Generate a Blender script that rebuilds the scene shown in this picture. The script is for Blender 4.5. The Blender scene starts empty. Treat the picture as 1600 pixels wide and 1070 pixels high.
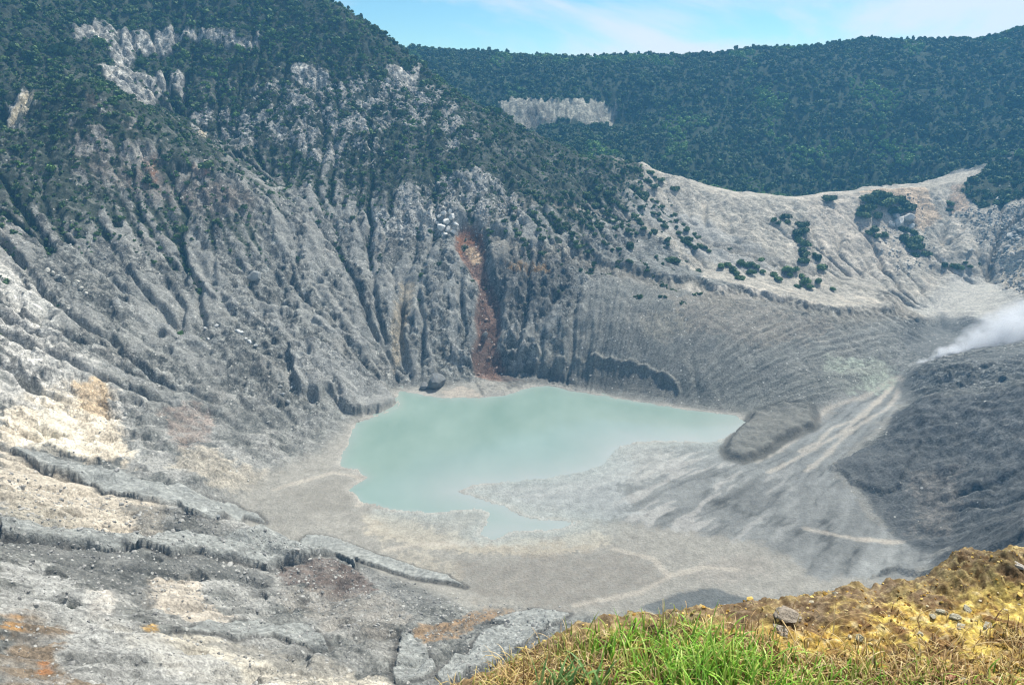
import bpy, math, random
import numpy as np

# ------------------------------------------------------------------ camera, light, sky, exposure
S = bpy.context.scene
COL = S.collection
CAM_H = 200.0
FOCAL = 1164.0                      # in pixels of the 1600 px wide photograph
PITCH = math.radians(19.2)
cam_data = bpy.data.cameras.new('camera')
cam_data.sensor_fit = 'HORIZONTAL'
cam_data.angle = 2 * math.atan(800 / FOCAL)
cam_data.clip_start = 0.05
cam_data.clip_end = 20000
cam = bpy.data.objects.new('camera', cam_data)
COL.objects.link(cam)
cam.location = (0, 0, CAM_H)
cam.rotation_euler = (math.pi / 2 - PITCH, 0, 0)
S.camera = cam

SUN_EL, SUN_AZ = math.radians(57), math.radians(38)     # azimuth from +Y towards +X
world = bpy.data.worlds.new('World')
S.world = world
world.use_nodes = True
wn, wl = world.node_tree.nodes, world.node_tree.links
bg = wn['Background']
bg.inputs['Strength'].default_value = 0.072
sky = wn.new('ShaderNodeTexSky')
sky.sky_type = 'NISHITA'
sky.sun_disc = False
sky.sun_elevation = SUN_EL
sky.sun_rotation = SUN_AZ
sky.altitude = 1800
sky.air_density = 1.0
sky.dust_density = 0.3
sky.ozone_density = 1.0
tint = wn.new('ShaderNodeMix'); tint.data_type = 'RGBA'; tint.blend_type = 'MULTIPLY'
tint.inputs['Factor'].default_value = 1
wl.new(sky.outputs[0], tint.inputs['A'])
tint.inputs['B'].default_value = (0.80, 1.12, 1.16, 1)
tc = wn.new('ShaderNodeTexCoord')
mp = wn.new('ShaderNodeMapping'); mp.inputs['Scale'].default_value = (1.0, 1.0, 3.2)
mp.inputs['Location'].default_value = (0.35, 0.0, 0.1)
wl.new(tc.outputs['Generated'], mp.inputs['Vector'])
nz = wn.new('ShaderNodeTexNoise'); nz.inputs['Scale'].default_value = 2.6
nz.inputs['Detail'].default_value = 7; nz.inputs['Roughness'].default_value = 0.55
nz.inputs['Distortion'].default_value = 0.4
wl.new(mp.outputs[0], nz.inputs['Vector'])
cr = wn.new('ShaderNodeMapRange'); cr.inputs['From Min'].default_value = 0.45; cr.inputs['From Max'].default_value = 0.62
cr.interpolation_type = 'SMOOTHSTEP'; cr.inputs['To Max'].default_value = 0.85
sx_ = wn.new('ShaderNodeSeparateXYZ'); wl.new(tc.outputs['Generated'], sx_.inputs[0])
bank_ = wn.new('ShaderNodeMath'); bank_.operation = 'MULTIPLY_ADD'; bank_.inputs[1].default_value = 0.22
wl.new(sx_.outputs['X'], bank_.inputs[0]); wl.new(nz.outputs['Fac'], bank_.inputs[2])
wl.new(bank_.outputs[0], cr.inputs['Value'])
cl = wn.new('ShaderNodeMix'); cl.data_type = 'RGBA'
wl.new(cr.outputs[0], cl.inputs['Factor']); wl.new(tint.outputs['Result'], cl.inputs['A'])
cl.inputs['B'].default_value = (9.5, 9.3, 9.5, 1)
wl.new(cl.outputs['Result'], bg.inputs['Color'])

sun_data = bpy.data.lights.new('sun', 'SUN')
sun_data.energy = 4.7
sun_data.angle = math.radians(0.6)
sun_data.color = (1.0, 0.955, 0.86)
sun = bpy.data.objects.new('sun', sun_data)
COL.objects.link(sun)
sun.rotation_euler = (math.pi / 2 - SUN_EL, 0, math.pi - SUN_AZ)
sun.location = (0, 0, 600)

S.view_settings.view_transform = 'Standard'
S.view_settings.look = 'None'
S.view_settings.exposure = 0.55
S.view_settings.gamma = 1.0
S.view_settings.use_curve_mapping = False
S.cycles.max_bounces = 5
S.cycles.diffuse_bounces = 2
S.cycles.glossy_bounces = 2
S.cycles.transmission_bounces = 4
S.cycles.volume_bounces = 3
S.cycles.use_denoising = True
S.cycles.filter_width = 1.2

# ------------------------------------------------------------------ helpers
rng = np.random.default_rng(7)
random.seed(7)
CP, SP = math.cos(PITCH), math.sin(PITCH)


def ray(px, py):
    u = (np.asarray(px, float) - 800) / FOCAL
    v = (535 - np.asarray(py, float)) / FOCAL
    return u, CP + v * SP, -SP + v * CP


def at_y(px, py, y):
    dx, dy, dz = ray(px, py)
    t = y / dy
    return dx * t, y, CAM_H + dz * t


def hash_grad(ix, iy, seed):
    h = (ix.astype(np.int64) * 374761393 + iy.astype(np.int64) * 668265263 + seed * 974634777) & 0x7fffffff
    h = ((h ^ (h >> 13)) * 1274126177) & 0x7fffffff
    h = h ^ (h >> 16)
    return h


def perlin(x, y, seed=0):
    x = np.asarray(x, np.float32); y = np.asarray(y, np.float32)
    x0 = np.floor(x); y0 = np.floor(y)
    fx = x - x0; fy = y - y0
    u = fx * fx * fx * (fx * (fx * 6 - 15) + 10)
    v = fy * fy * fy * (fy * (fy * 6 - 15) + 10)
    ix = x0.astype(np.int32); iy = y0.astype(np.int32)

    def g(i, j, dx, dy):
        a = (hash_grad(i, j, seed) & 1023).astype(np.int32)
        return GC[a] * dx + GS[a] * dy
    n00 = g(ix, iy, fx, fy); n10 = g(ix + 1, iy, fx - 1, fy)
    n01 = g(ix, iy + 1, fx, fy - 1); n11 = g(ix + 1, iy + 1, fx - 1, fy - 1)
    a = n00 + u * (n10 - n00); b = n01 + u * (n11 - n01)
    return (a + v * (b - a)) * 1.5


_an = np.arange(1024) / 1024 * 2 * np.pi
GC = np.cos(_an).astype(np.float32); GS = np.sin(_an).astype(np.float32)


def fbm(x, y, octaves=4, seed=0, gain=0.5, lac=2.03):
    s = 0; a = 1.0; n = 0
    for o in range(octaves):
        s = s + a * perlin(x, y, seed + o * 17)
        n += a; a *= gain; x = x * lac + 3.7; y = y * lac - 1.3
    return s / n


def ridged(x, y, octaves=4, seed=0, gain=0.5):
    s = 0; a = 1.0; n = 0
    for o in range(octaves):
        s = s + a * (1 - np.abs(perlin(x, y, seed + o * 13)) * 2)
        n += a; a *= gain; x = x * 2.05 + 1.7; y = y * 2.05 - 4.3
    return s / n


def sstep(a, b, x):
    t = np.clip((x - a) / (b - a), 0, 1)
    return t * t * (3 - 2 * t)


# ------------------------------------------------------------------ the large shape of the crater
# survey points: pixel of the photograph and distance ahead in metres
SURVEY = [
    # far left column
    (0, 1070, 100), (0, 1000, 118), (0, 900, 155), (0, 830, 200), (0, 760, 240), (0, 700, 285), (0, 600, 340), (0, 500, 392),
    (0, 400, 452), (0, 300, 512), (0, 200, 585), (0, 100, 655), (0, 0, 715),
    (-260, 900, 120), (-260, 700, 200), (-260, 500, 290), (-260, 300, 400), (-260, 100, 520),
    (120, 1070, 105), (120, 1000, 128), (120, 900, 185), (120, 820, 225), (120, 740, 285), (120, 660, 330), (120, 560, 385),
    (120, 460, 440), (120, 380, 490), (120, 300, 530), (120, 200, 570), (140, 125, 605), (175, 112, 690), (120, 20, 760),
    # the shoulder on the left and the gully behind it
    (230, 195, 605), (330, 262, 590), (410, 318, 580), (262, 170, 690), (345, 222, 672), (425, 280, 640),
    (250, 1070, 118), (250, 1000, 145), (250, 920, 195), (250, 840, 232), (250, 770, 285), (250, 700, 330), (250, 600, 404),
    (250, 500, 460), (250, 400, 515), (250, 300, 566), (250, 100, 740), (250, 0, 812), (250, -80, 860),
    (400, 1070, 140), (400, 1000, 172), (400, 920, 222), (400, 830, 262), (400, 760, 315), (400, 700, 358), (400, 640, 405),
    (400, 560, 445), (400, 480, 490), (400, 400, 540), (420, 200, 680), (420, 100, 752), (420, 0, 830), (420, -60, 865),
    (520, 1070, 150), (520, 1000, 190), (520, 920, 240), (520, 860, 266), (520, 800, 305), (520, 740, 352), (520, 690, 394),
    (520, 640, 424), (530, 560, 472), (540, 480, 520), (540, 400, 574), (540, 300, 632), (540, 200, 694), (540, 100, 766), (540, 20, 836),
    (620, 1070, 165), (620, 1000, 200), (620, 940, 236), (620, 880, 271), (620, 820, 309),
    (625, 600, 484), (640, 500, 524), (650, 400, 576), (650, 300, 632), (650, 200, 700), (640, 120, 790),
    (720, 1040, 195), (740, 1000, 215), (740, 940, 248), (740, 880, 276),
    (760, 600, 490), (760, 500, 526), (750, 400, 574), (750, 300, 634), (740, 220, 694),
    (860, 990, 222), (870, 940, 252), (880, 880, 277),
    (850, 595, 490), (850, 500, 520), (850, 420, 566), (860, 330, 630), (860, 260, 706),
    (950, 612, 472), (950, 560, 485), (950, 500, 510), (945, 430, 560), (950, 400, 590), (950, 320, 674),
    (1000, 930, 260), (1000, 880, 280), (1000, 830, 303), (1000, 760, 344),
    (1040, 630, 452), (1040, 560, 478), (1040, 500, 505), (1045, 445, 548), (1040, 380, 624), (1050, 320, 706),
    (1100, 642, 444), (1100, 600, 455), (1100, 550, 478), (1100, 500, 502), (1110, 458, 532), (1100, 430, 580), (1110, 370, 650),
    (1180, 645, 434), (1180, 600, 456), (1180, 540, 483), (1180, 470, 530), (1180, 430, 594), (1180, 370, 656),
    (1250, 625, 438), (1250, 580, 462), (1250, 530, 493), (1250, 485, 524), (1250, 460, 572), (1250, 420, 618), (1250, 350, 688),
    (1330, 605, 444), (1320, 560, 480), (1320, 500, 520), (1320, 470, 570), (1320, 430, 626), (1320, 360, 690),
    (1380, 590, 462), (1390, 540, 500), (1400, 500, 534), (1380, 460, 590), (1400, 430, 640), (1400, 370, 696),
    (1430, 575, 474), (1440, 530, 520), (1470, 520, 548), (1450, 480, 592), (1500, 450, 622), (1550, 440, 640), (1540, 490, 560),
    (1600, 480, 560), (1600, 440, 610), (1600, 380, 650), (1500, 400, 664), (1480, 340, 716), (1560, 350, 690), (1600, 310, 712),
    (1700, 440, 560), (1750, 380, 600), (1750, 300, 660), (1800, 500, 470),
    # rim of the crater and crest of the mountain
    (480, -6, 845), (520, 2, 842), (570, 35, 838), (620, 72, 832), (660, 100, 818), (700, 134, 800), (760, 172, 780), (850, 217, 764), (950, 247, 752), (1000, 256, 748),
    (1060, 278, 744), (1120, 294, 740), (1200, 302, 738), (1300, 300, 744), (1370, 292, 752), (1440, 288, 764), (1490, 276, 776), (1530, 268, 786),
    (1580, 250, 790), (1640, 235, 780), (1720, 215, 760),
    # mud flats, stream bed
    (1000, 710, 381), (1100, 720, 374), (1100, 780, 331), (1100, 840, 297), (1100, 890, 273), (1200, 800, 317), (1200, 740, 358), (1180, 700, 390),
    (1200, 890, 272), (1280, 850, 290), (1300, 790, 320), (1260, 720, 368), (1320, 660, 412), (1370, 620, 444), (1390, 870, 279), (1300, 900, 262),
    (1440, 870, 274),
    (1225, 645, 420), (1190, 665, 405), (1145, 690, 392),
    # dark mounds on the right
    (1310, 728, 352), (1400, 690, 366), (1400, 640, 398), (1480, 638, 378), (1560, 625, 366), (1640, 610, 352), (1400, 760, 333), (1390, 800, 316),
    (1420, 835, 296), (1500, 835, 288), (1500, 780, 312), (1490, 720, 340), (1600, 780, 290), (1600, 700, 326), (1580, 820, 270), (1700, 700, 300),
    (1430, 600, 448), (1470, 570, 452), (1530, 556, 452), (1600, 548, 446), (1480, 620, 424), (1560, 600, 420), (1680, 545, 430),
    (1480, 880, 250), (1540, 860, 244), (1600, 838, 236), (1560, 900, 215), (1700, 830, 200), (1700, 1000, 140), (1500, 960, 210),
    # hill beyond the rim
    (640, 76, 1230), (760, 82, 1230), (860, 90, 1225), (1000, 87, 1215), (1180, 76, 1195), (1350, 63, 1160), (1480, 63, 1120), (1530, 68, 1100), (1600, 44, 1080), (1720, 20, 1050),
    (760, 160, 1050), (840, 200, 1000), (900, 195, 1010), (960, 185, 1040), (840, 150, 1060), (900, 145, 1065), (960, 140, 1070), (900, 235, 900), (1000, 200, 990), (1000, 262, 860),
    (1100, 190, 1000), (1200, 190, 970), (1200, 300, 838), (1300, 180, 970), (1400, 180, 950), (1500, 180, 930), (1350, 286, 848), (1600, 180, 900), (1550, 240, 840), (1720, 180, 860),
    (1450, 268, 830),
]
pts = [at_y(a, b, c) for a, b, c in SURVEY]
# unseen ground: behind the crests, under the view point, outside the frame
for (a, b, c), fall in [((480, -6, 845), 30), ((570, 35, 838), 40), ((620, 72, 832), 50), ((700, 134, 800), 45), ((760, 172, 780), 40), ((850, 217, 764), 34),
                        ((950, 247, 752), 30), ((1060, 278, 744), 24), ((1200, 302, 738), 20), ((1300, 300, 744), 18), ((1440, 288, 764), 10)]:
    x, y, z = at_y(a, b, c)
    k = 1 + 62 / math.hypot(x, y)
    pts.append((x * k, y * k, z - fall))
for a, b, c in [(640, 76, 1230), (860, 90, 1225), (1180, 76, 1195), (1480, 63, 1120), (1720, 20, 1050), (250, -80, 860), (420, -60, 865)]:
    x, y, z = at_y(a, b, c)
    k = 1 + 260 / math.hypot(x, y)
    pts.append((x * k, y * k, z - 90))
pts += [(-60, 60, 128), (0, 60, 110), (50, 60, 110), (0, 110, 75), (60, 110, 72), (110, 100, 82), (0, 160, 45), (70, 160, 36), (150, 150, 62), (180, 90, 100),
        (70, 205, 14), (140, 205, 28), (-110, 60, 140), (-220, 60, 170), (-350, 150, 190), (250, 120, 110), (330, 200, 110), (420, 300, 110), (-480, 300, 220), (-560, 500, 260)]
# the lake bed
LAKE_PX = [(625, 612), (650, 615), (690, 622), (750, 622), (790, 618), (830, 605), (860, 603), (900, 612), (960, 622), (1040, 635), (1100, 645),
           (1150, 650), (1165, 660), (1150, 675), (1120, 690), (1050, 688), (990, 690), (958, 702), (945, 724), (905, 738), (860, 745), (800, 752), (738, 757),
           (715, 768), (745, 778), (790, 792), (830, 812), (900, 816), (870, 826), (805, 828), (768, 842), (755, 835), (768, 800), (740, 793), (690, 800), (620, 796),
           (570, 785), (545, 765), (575, 745), (560, 735), (530, 728), (540, 700), (550, 680), (555, 660), (590, 650), (622, 636)]


def floor_pt(px, py):
    dx, dy, dz = ray(px, py)
    t = -CAM_H / dz
    return dx * t, dy * t


for i, (a, b) in enumerate(LAKE_PX):
    if i % 2 == 0:
        x, y = floor_pt(a, b); pts.append((x, y, 0.0))
for a, b in [(700, 680), (800, 660), (900, 670), (1000, 660), (640, 720), (640, 660), (760, 720), (860, 710)]:
    x, y = floor_pt(a, b); pts.append((x, y, -5.0))
PT = np.array(pts)
RC = 14.0


def solve_rbf(P, c, smooth):
    d = np.sqrt(((P[:, None, :2] - P[None, :, :2]) ** 2).sum(-1) + c * c)
    n = len(P)
    A = np.zeros((n + 3, n + 3)); A[:n, :n] = d - smooth * np.eye(n)
    A[:n, n] = 1; A[:n, n + 1:] = P[:, :2]; A[n:, :n] = A[:n, n:].T
    return np.linalg.solve(A, np.concatenate([P[:, 2], np.zeros(3)]))


W = solve_rbf(PT, RC, 3.0)


def base_z(X, Y):
    sh = X.shape
    x = X.ravel().astype(np.float32); y = Y.ravel().astype(np.float32)
    out = np.empty(len(x), np.float32)
    P = PT.astype(np.float32); w = W.astype(np.float32); n = len(P)
    for i in range(0, len(x), 8192):
        a = x[i:i + 8192, None] - P[None, :, 0]; b = y[i:i + 8192, None] - P[None, :, 1]
        a *= a; b *= b; a += b; a += RC * RC; np.sqrt(a, out=a)
        out[i:i + 8192] = a @ w[:n]
    out += w[n] + w[n + 1] * x + w[n + 2] * y
    return out.reshape(sh)


def blur(a, n=1):
    for _ in range(n):
        p = np.pad(a, 1, mode='edge')
        a = (p[:-2, 1:-1] + p[2:, 1:-1] + p[1:-1, :-2] + p[1:-1, 2:] + 2 * a) / 6
    return a


# ------------------------------------------------------------------ running water: gullies cut into the slopes
GX0, GY0, GR = -660.0, 50.0, 1.6
GNX, GNY = 826, 600
gx = GX0 + GR * np.arange(GNX); gy = GY0 + GR * np.arange(GNY)
GXX, GYY = np.meshgrid(gx, gy)
G0 = np.clip(base_z(GXX[::3, ::3], GYY[::3, ::3]), -8, None)


def bilin(a, fx, fy):
    fx = np.clip(fx, 0, a.shape[1] - 1.001); fy = np.clip(fy, 0, a.shape[0] - 1.001)
    i = fx.astype(np.int32); j = fy.astype(np.int32); u = (fx - i).astype(np.float32); v = (fy - j).astype(np.float32)
    return (a[j, i] * (1 - u) + a[j, i + 1] * u) * (1 - v) + (a[j + 1, i] * (1 - u) + a[j + 1, i + 1] * u) * v


ii, jj = np.meshgrid(np.arange(GNX) / 3, np.arange(GNY) / 3)
G0 = blur(bilin(G0, ii, jj), 3)
gsl = np.hypot(*np.gradient(G0, GR))
hard = sstep(0.12, 0.4, gsl)
H = G0 + hard * (9.0 * fbm(GXX / 80, GYY / 80, 3, 3) + 3.2 * ridged(GXX / 26, GYY / 26, 4, 5) + 1.2 * fbm(GXX / 8, GYY / 8, 2, 6))
flow = np.zeros(GNX * GNY)
NP = 30000
for it in range(13):
    if it == 8:                                             # side gullies: rougher ground, narrow cuts
        H = H + hard * (1 - 0.85 * sstep(30, 80, GXX) * sstep(420, 450, GYY)) * (2.6 * ridged(GXX / 12, GYY / 12, 3, 8) + 1.5 * fbm(GXX / 5.5, GYY / 5.5, 2, 9))
    Hs = blur(H, 1) if it < 8 else H
    dY, dX = np.gradient(Hs, GR)
    fx = rng.random(NP) * (GNX - 2); fy = rng.random(NP) * (GNY - 2)
    vx = np.zeros(NP); vy = np.zeros(NP)
    idxs = []
    for st in range(150):
        i = fx.astype(np.int32); j = fy.astype(np.int32)
        ax = -dX[j, i]; ay = -dY[j, i]
        s = np.hypot(ax, ay)
        vx = 0.35 * vx + ax / (s + 1e-6); vy = 0.35 * vy + ay / (s + 1e-6)
        n = np.hypot(vx, vy) + 1e-6
        vx /= n; vy /= n
        idxs.append(j * GNX + i)
        fx = fx + vx * 1.0; fy = fy + vy * 1.0
        k = (s > 0.06) & (fx > 1) & (fx < GNX - 2) & (fy > 1) & (fy < GNY - 2)
        fx, fy, vx, vy = fx[k], fy[k], vx[k], vy[k]
    A = np.bincount(np.concatenate(idxs), minlength=GNX * GNY).astype(float)
    flow = 0.6 * flow + A
    A = A.reshape(GNY, GNX)
    A = blur(A, 1) if it < 8 else 0.6 * A + 0.4 * blur(A, 1)
    dz = (0.058 if it < 8 else 0.070) * np.minimum(A, 220) ** 0.55 * sstep(0.06, 0.5, gsl)
    H = H - np.minimum(dz, 1.1)
    if it % 3 == 2 and it < 8:
        H = 0.7 * H + 0.3 * blur(H, 1)
Hf = H.astype(np.float32)                                # fill the hollows where the water stopped
seed = gsl < 0.10
seed[0] = seed[-1] = True; seed[:, 0] = seed[:, -1] = True
Wt = np.where(seed, Hf, 1e4).astype(np.float32)
for _ in range(420):
    p = np.pad(Wt, 1, mode='edge')
    q = np.minimum(np.minimum(p[:-2], p[1:-1]), p[2:])
    Wt = np.maximum(Hf, np.minimum(np.minimum(q[:, :-2], q[:, 1:-1]), q[:, 2:]))
H = np.where(Wt > 5e3, H, Wt)
flow = np.log1p(blur(flow.reshape(GNY, GNX), 1))
flow = flow / np.percentile(flow, 99.5)
GD = H - G0
GD = GD - blur(GD[::2, ::2], 60).repeat(2, 0).repeat(2, 1)[:GNY, :GNX] * 0.85       # keep the surveyed height on average
edge = np.minimum(np.minimum(GXX - gx[0], gx[-1] - GXX), np.minimum(GYY - gy[0] + 40, gy[-1] - GYY))
GD *= sstep(0, 50, edge)
wear = 1 - 0.45 * sstep(330, 270, GYY) - 0.62 * sstep(40, 90, GXX - 0.15 * (GYY - 480)) * sstep(560, 520, GYY) * (GYY > 330) - 0.3 * sstep(70, 110, GXX) * sstep(420, 380, GYY)
wear = wear * (0.72 + 0.55 * sstep(-0.3, 0.4, fbm(GXX / 60, GYY / 60, 2, 71)))
wear = wear * (1 - 0.38 * sstep(150, 60, np.abs(GXX + 30)) * sstep(455, 500, GYY) * (0.6 + 0.8 * fbm(GXX / 40, GYY / 40, 2, 73)))
GD *= np.clip(wear, 0.14, 1.2)

# ------------------------------------------------------------------ the ground mesh, a fan of rows and columns
rows = [62.0]
while rows[-1] < 1720:
    r = rows[-1]
    rows.append(r + (2.0 if r < 88 else 0.58 if r < 290 else 1.2 if r < 470 else 0.78 if r < 850 else 3.0 if r < 1000 else 4.2 if r < 1300 else 16))
RR = np.array(rows)
NC = 960
AZ = np.radians(np.linspace(-44.5, 44.5, NC))
X = (RR[:, None] * np.sin(AZ)[None, :]).astype(np.float32)
Y = (RR[:, None] * np.cos(AZ)[None, :]).astype(np.float32)
print('mesh rows', len(RR), 'cols', NC)
ZB = base_z(X, Y)
gi = (X - GX0) / GR; gj = (Y - GY0) / GR
inside_grid = (gi > 0) & (gi < GNX - 1) & (gj > 0) & (gj < GNY - 1)
DEL = np.where(inside_grid, bilin(GD.astype(np.float32), gi, gj), 0)
FLOW = np.where(inside_grid, bilin(flow.astype(np.float32), gi, gj), 0)
Z = ZB + DEL


def hit(px, py, ZZ=None):
    """where the sight line of a survey pixel meets the ground"""
    ZZ = Z if ZZ is None else ZZ
    px = np.atleast_1d(np.asarray(px, float)); py = np.atleast_1d(np.asarray(py, float))
    dx, dy, dz = ray(px, py)
    h = np.hypot(dx, dy)
    ca = (np.arctan2(dx, dy) - AZ[0]) / (AZ[1] - AZ[0])
    ca = np.clip(ca, 0, NC - 1.001)
    c0 = ca.astype(int); f = ca - c0
    prof = ZZ[:, c0] * (1 - f) + ZZ[:, c0 + 1] * f                # rows x points
    d = prof - (CAM_H + (dz / h)[None, :] * RR[:, None])
    above = d > 0
    k = np.argmax(above, 0); k = np.where(above.any(0), np.maximum(k, 1), len(RR) - 1)
    n = np.arange(len(px))
    d0 = d[k - 1, n]; d1 = d[k, n]
    t = np.clip(-d0 / (d1 - d0 + 1e-9), 0, 1)
    r = RR[k - 1] * (1 - t) + RR[k] * t
    x = r * dx / h; y = r * dy / h
    return x, y


def ground(x, y, ZZ=None):
    ZZ = Z if ZZ is None else ZZ
    r = np.hypot(x, y); a = np.arctan2(x, y)
    fj = np.interp(r, RR, np.arange(len(RR)))
    fi = (a - AZ[0]) / (AZ[1] - AZ[0])
    return bilin(ZZ, np.atleast_1d(fi), np.atleast_1d(fj))


def plan(poly, ZZ=None):
    p = np.array(poly, float)
    x, y = hit(p[:, 0], p[:, 1], ZZ)
    return np.stack([x, y], 1)


def sdist(P, margin=20.0, closed=True, XX=None, YY=None):
    """signed distance in metres to a plan polygon (inside positive), or minus distance to a line"""
    XX = X if XX is None else XX; YY = Y if YY is None else YY
    out = np.full(XX.shape, -1e3, np.float32)
    m = (XX > P[:, 0].min() - margin) & (XX < P[:, 0].max() + margin) & (YY > P[:, 1].min() - margin) & (YY < P[:, 1].max() + margin)
    x = XX[m]; y = YY[m]
    best = np.full(len(x), 1e9, np.float32); ins = np.zeros(len(x), bool)
    n = len(P)
    for i in range(n if closed else n - 1):
        ax, ay = P[i]; bx, by = P[(i + 1) % n]
        ex, ey = bx - ax, by - ay
        l2 = ex * ex + ey * ey + 1e-9
        t = np.clip(((x - ax) * ex + (y - ay) * ey) / l2, 0, 1)
        best = np.minimum(best, (x - ax - t * ex) ** 2 + (y - ay - t * ey) ** 2)
        if closed and abs(ey) > 1e-9:
            ins ^= ((ay > y) != (by > y)) & (x < ex * (y - ay) / ey + ax)
    d = np.sqrt(best)
    out[m] = np.where(ins, d, -d) if closed else -d
    return out

# ------------------------------------------------------------------ lake basin, ledges, cliffs and chute in the ground
LAKE = np.stack(floor_pt(np.array([p[0] for p in LAKE_PX], float), np.array([p[1] for p in LAKE_PX], float)), 1)
n1 = fbm(X / 9, Y / 9, 3, 21)
n2 = fbm(X / 2.2, Y / 2.2, 3, 22)
n0 = fbm(X / 50, Y / 50, 3, 23)
SLOPE = np.zeros_like(Z)


def slope_of(ZZ):
    dr = np.gradient(ZZ, axis=0) / np.gradient(RR)[:, None]
    da = np.gradient(ZZ, axis=1) / ((AZ[1] - AZ[0]) * RR[:, None])
    return np.hypot(dr, da)


FLOOR_PX = [(330, 765), (420, 725), (500, 700), (545, 655), (625, 607), (700, 600), (760, 595), (860, 592), (960, 612), (1100, 634), (1180, 642), (1262, 640),
            (1330, 610), (1400, 580), (1425, 600), (1390, 650), (1300, 725), (1395, 835), (1480, 850), (1440, 890), (1200, 935), (1000, 965), (740, 945), (640, 905), (560, 868), (420, 815)]
FLOORP = plan(FLOOR_PX)
fl = sdist(FLOORP, 60)
flat = sstep(-14, 10, fl)
lake_d = sdist(LAKE, 500) + 2.4 * n1 + 0.9 * n2
wallpart = sstep(-0.5, 6, SLOPE)
target = np.where(lake_d > 0, -0.4 - 0.10 * np.minimum(lake_d, 40), 0.10 + 0.028 * np.clip(-lake_d, 0, 80) + 0.35 * sstep(2, 40, -lake_d) * (n1 + 0.3 * n2))
smoothz = ZB + DEL * 0.12
Z = Z * (1 - flat) + flat * (0.55 * target + 0.45 * np.clip(smoothz, 0.1, 12))
Z = np.where(lake_d > 0, np.minimum(Z, target), np.maximum(Z, 0.06 + 0.02 * np.clip(-lake_d, 0, 60)))

rough = np.clip(1 - flat, 0, 1) * np.ones_like(Z)
# fine relief of the walls
SL = slope_of(ZB)
wl_ = rough * sstep(0.15, 0.5, SL)
Zfloor = Z.copy()
XA = X + 0.35 * ZB; YA = Y + 0.85 * ZB
crag = ridged(X / 9, Y / 9, 4, 31, 0.55)
cell = ridged(X / 3.4, Y / 3.4, 3, 32, 0.6)
RIMP = [(960, 245), (1000, 254), (1120, 292), (1300, 298), (1440, 285), (1530, 266), (1610, 300), (1610, 480), (1480, 500), (1400, 490), (1300, 484), (1160, 452), (1100, 430), (1060, 400), (960, 320)]
rillzone = sstep(-8, 10, sdist(plan([(850, 610), (862, 560), (900, 480), (930, 430), (1010, 445), (1160, 475), (1300, 505), (1410, 505), (1400, 570), (1330, 605), (1250, 640), (1100, 635), (960, 610)]), 30)) * (lake_d < -2)
rimzone = sstep(-10, 10, sdist(plan(RIMP), 30)) * sstep(1480, 1380, 800 + FOCAL * X / np.maximum(Y * 0.944 + 329, 1))
mo = sdist(plan([(1300, 728), (1380, 685), (1400, 640), (1480, 618), (1610, 600), (1800, 600), (1800, 860), (1500, 880), (1390, 832), (1350, 770)]), 40)
dkm = sstep(-3, 10, mo)
RUSTP = [(712, 366), (728, 356), (750, 360), (760, 392), (760, 435), (780, 470), (784, 520), (776, 550), (792, 585), (815, 604), (780, 612), (745, 598), (736, 560), (746, 530), (740, 500), (750, 460), (742, 440), (722, 412), (710, 392)]
RUST = plan(RUSTP, ZB - 5)
d_rust = sdist(RUST, 30) + 1.2 * n1
calm = (1 - 0.85 * rillzone) * (1 - 0.55 * rimzone) * (1 - 0.45 * dkm)
craggy = 0.45 + 0.75 * sstep(-0.2, 0.3, n0)
# mantle of fresh ash over the left wall, worn through along the fall lines
lth = np.arctan2(X + 20, Y - 400); lR = np.hypot(X + 20, Y - 400)
mq = fbm(lth * 9 + 0.5 * n1, lR / 60 + 0.3 * n1, 4, 37) + 0.10 * n2
mantle = sstep(-0.02, 0.05, mq) * wl_ * sstep(70, 110, lR) * sstep(360, 300, lR) * (X < 60)
bare = 1 - 0.72 * mantle
nearcalm = 1 - 0.55 * sstep(330, 260, Y)
Z = Z + wl_ * craggy * nearcalm * bare * calm * (2.5 * crag + 0.95 * cell + 0.4 * fbm(X / 1.6, Y / 1.6, 2, 34))
mantle = mantle * (0.3 + 0.7 * sstep(270, 350, Y))
slabs = np.floor(5.0 * (fbm(XA / 8, YA / 8, 4, 38, 0.6) + 0.5)) / 5.0
Z = Z + wl_ * nearcalm * bare * calm * 3.0 * (slabs - 0.5) - wl_ * calm * 1.5 * sstep(0.40, 0.75, FLOW + 0.08 * n2) * (Z > 22)
Z = Z + 2.3 * mantle * wl_ * calm
Zsm = Zfloor + 0.5 * wl_
chute = sstep(-5, 4, d_rust)
Z = Z * (1 - chute) + chute * np.maximum(ZB - 5 + 0.15 * DEL + 0.5 * n2 + 0.8 * n1, 0.2) 
Z = Z + rough * 0.18 * fbm(X / 0.9, Y / 0.9, 2, 33) * sstep(420, 250, np.hypot(X, Y))
Z = Z + rough * sstep(330, 270, Y) * (1.1 * fbm(X / 16, Y / 16, 5, 35, 0.58) + 0.7 * np.floor(4 * (fbm(X / 10 + 0.1 * n1, Y / 10, 4, 45, 0.6) + 0.5)) / 4 + 0.2 * ridged(X / 4, Y / 4, 3, 36))


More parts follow.
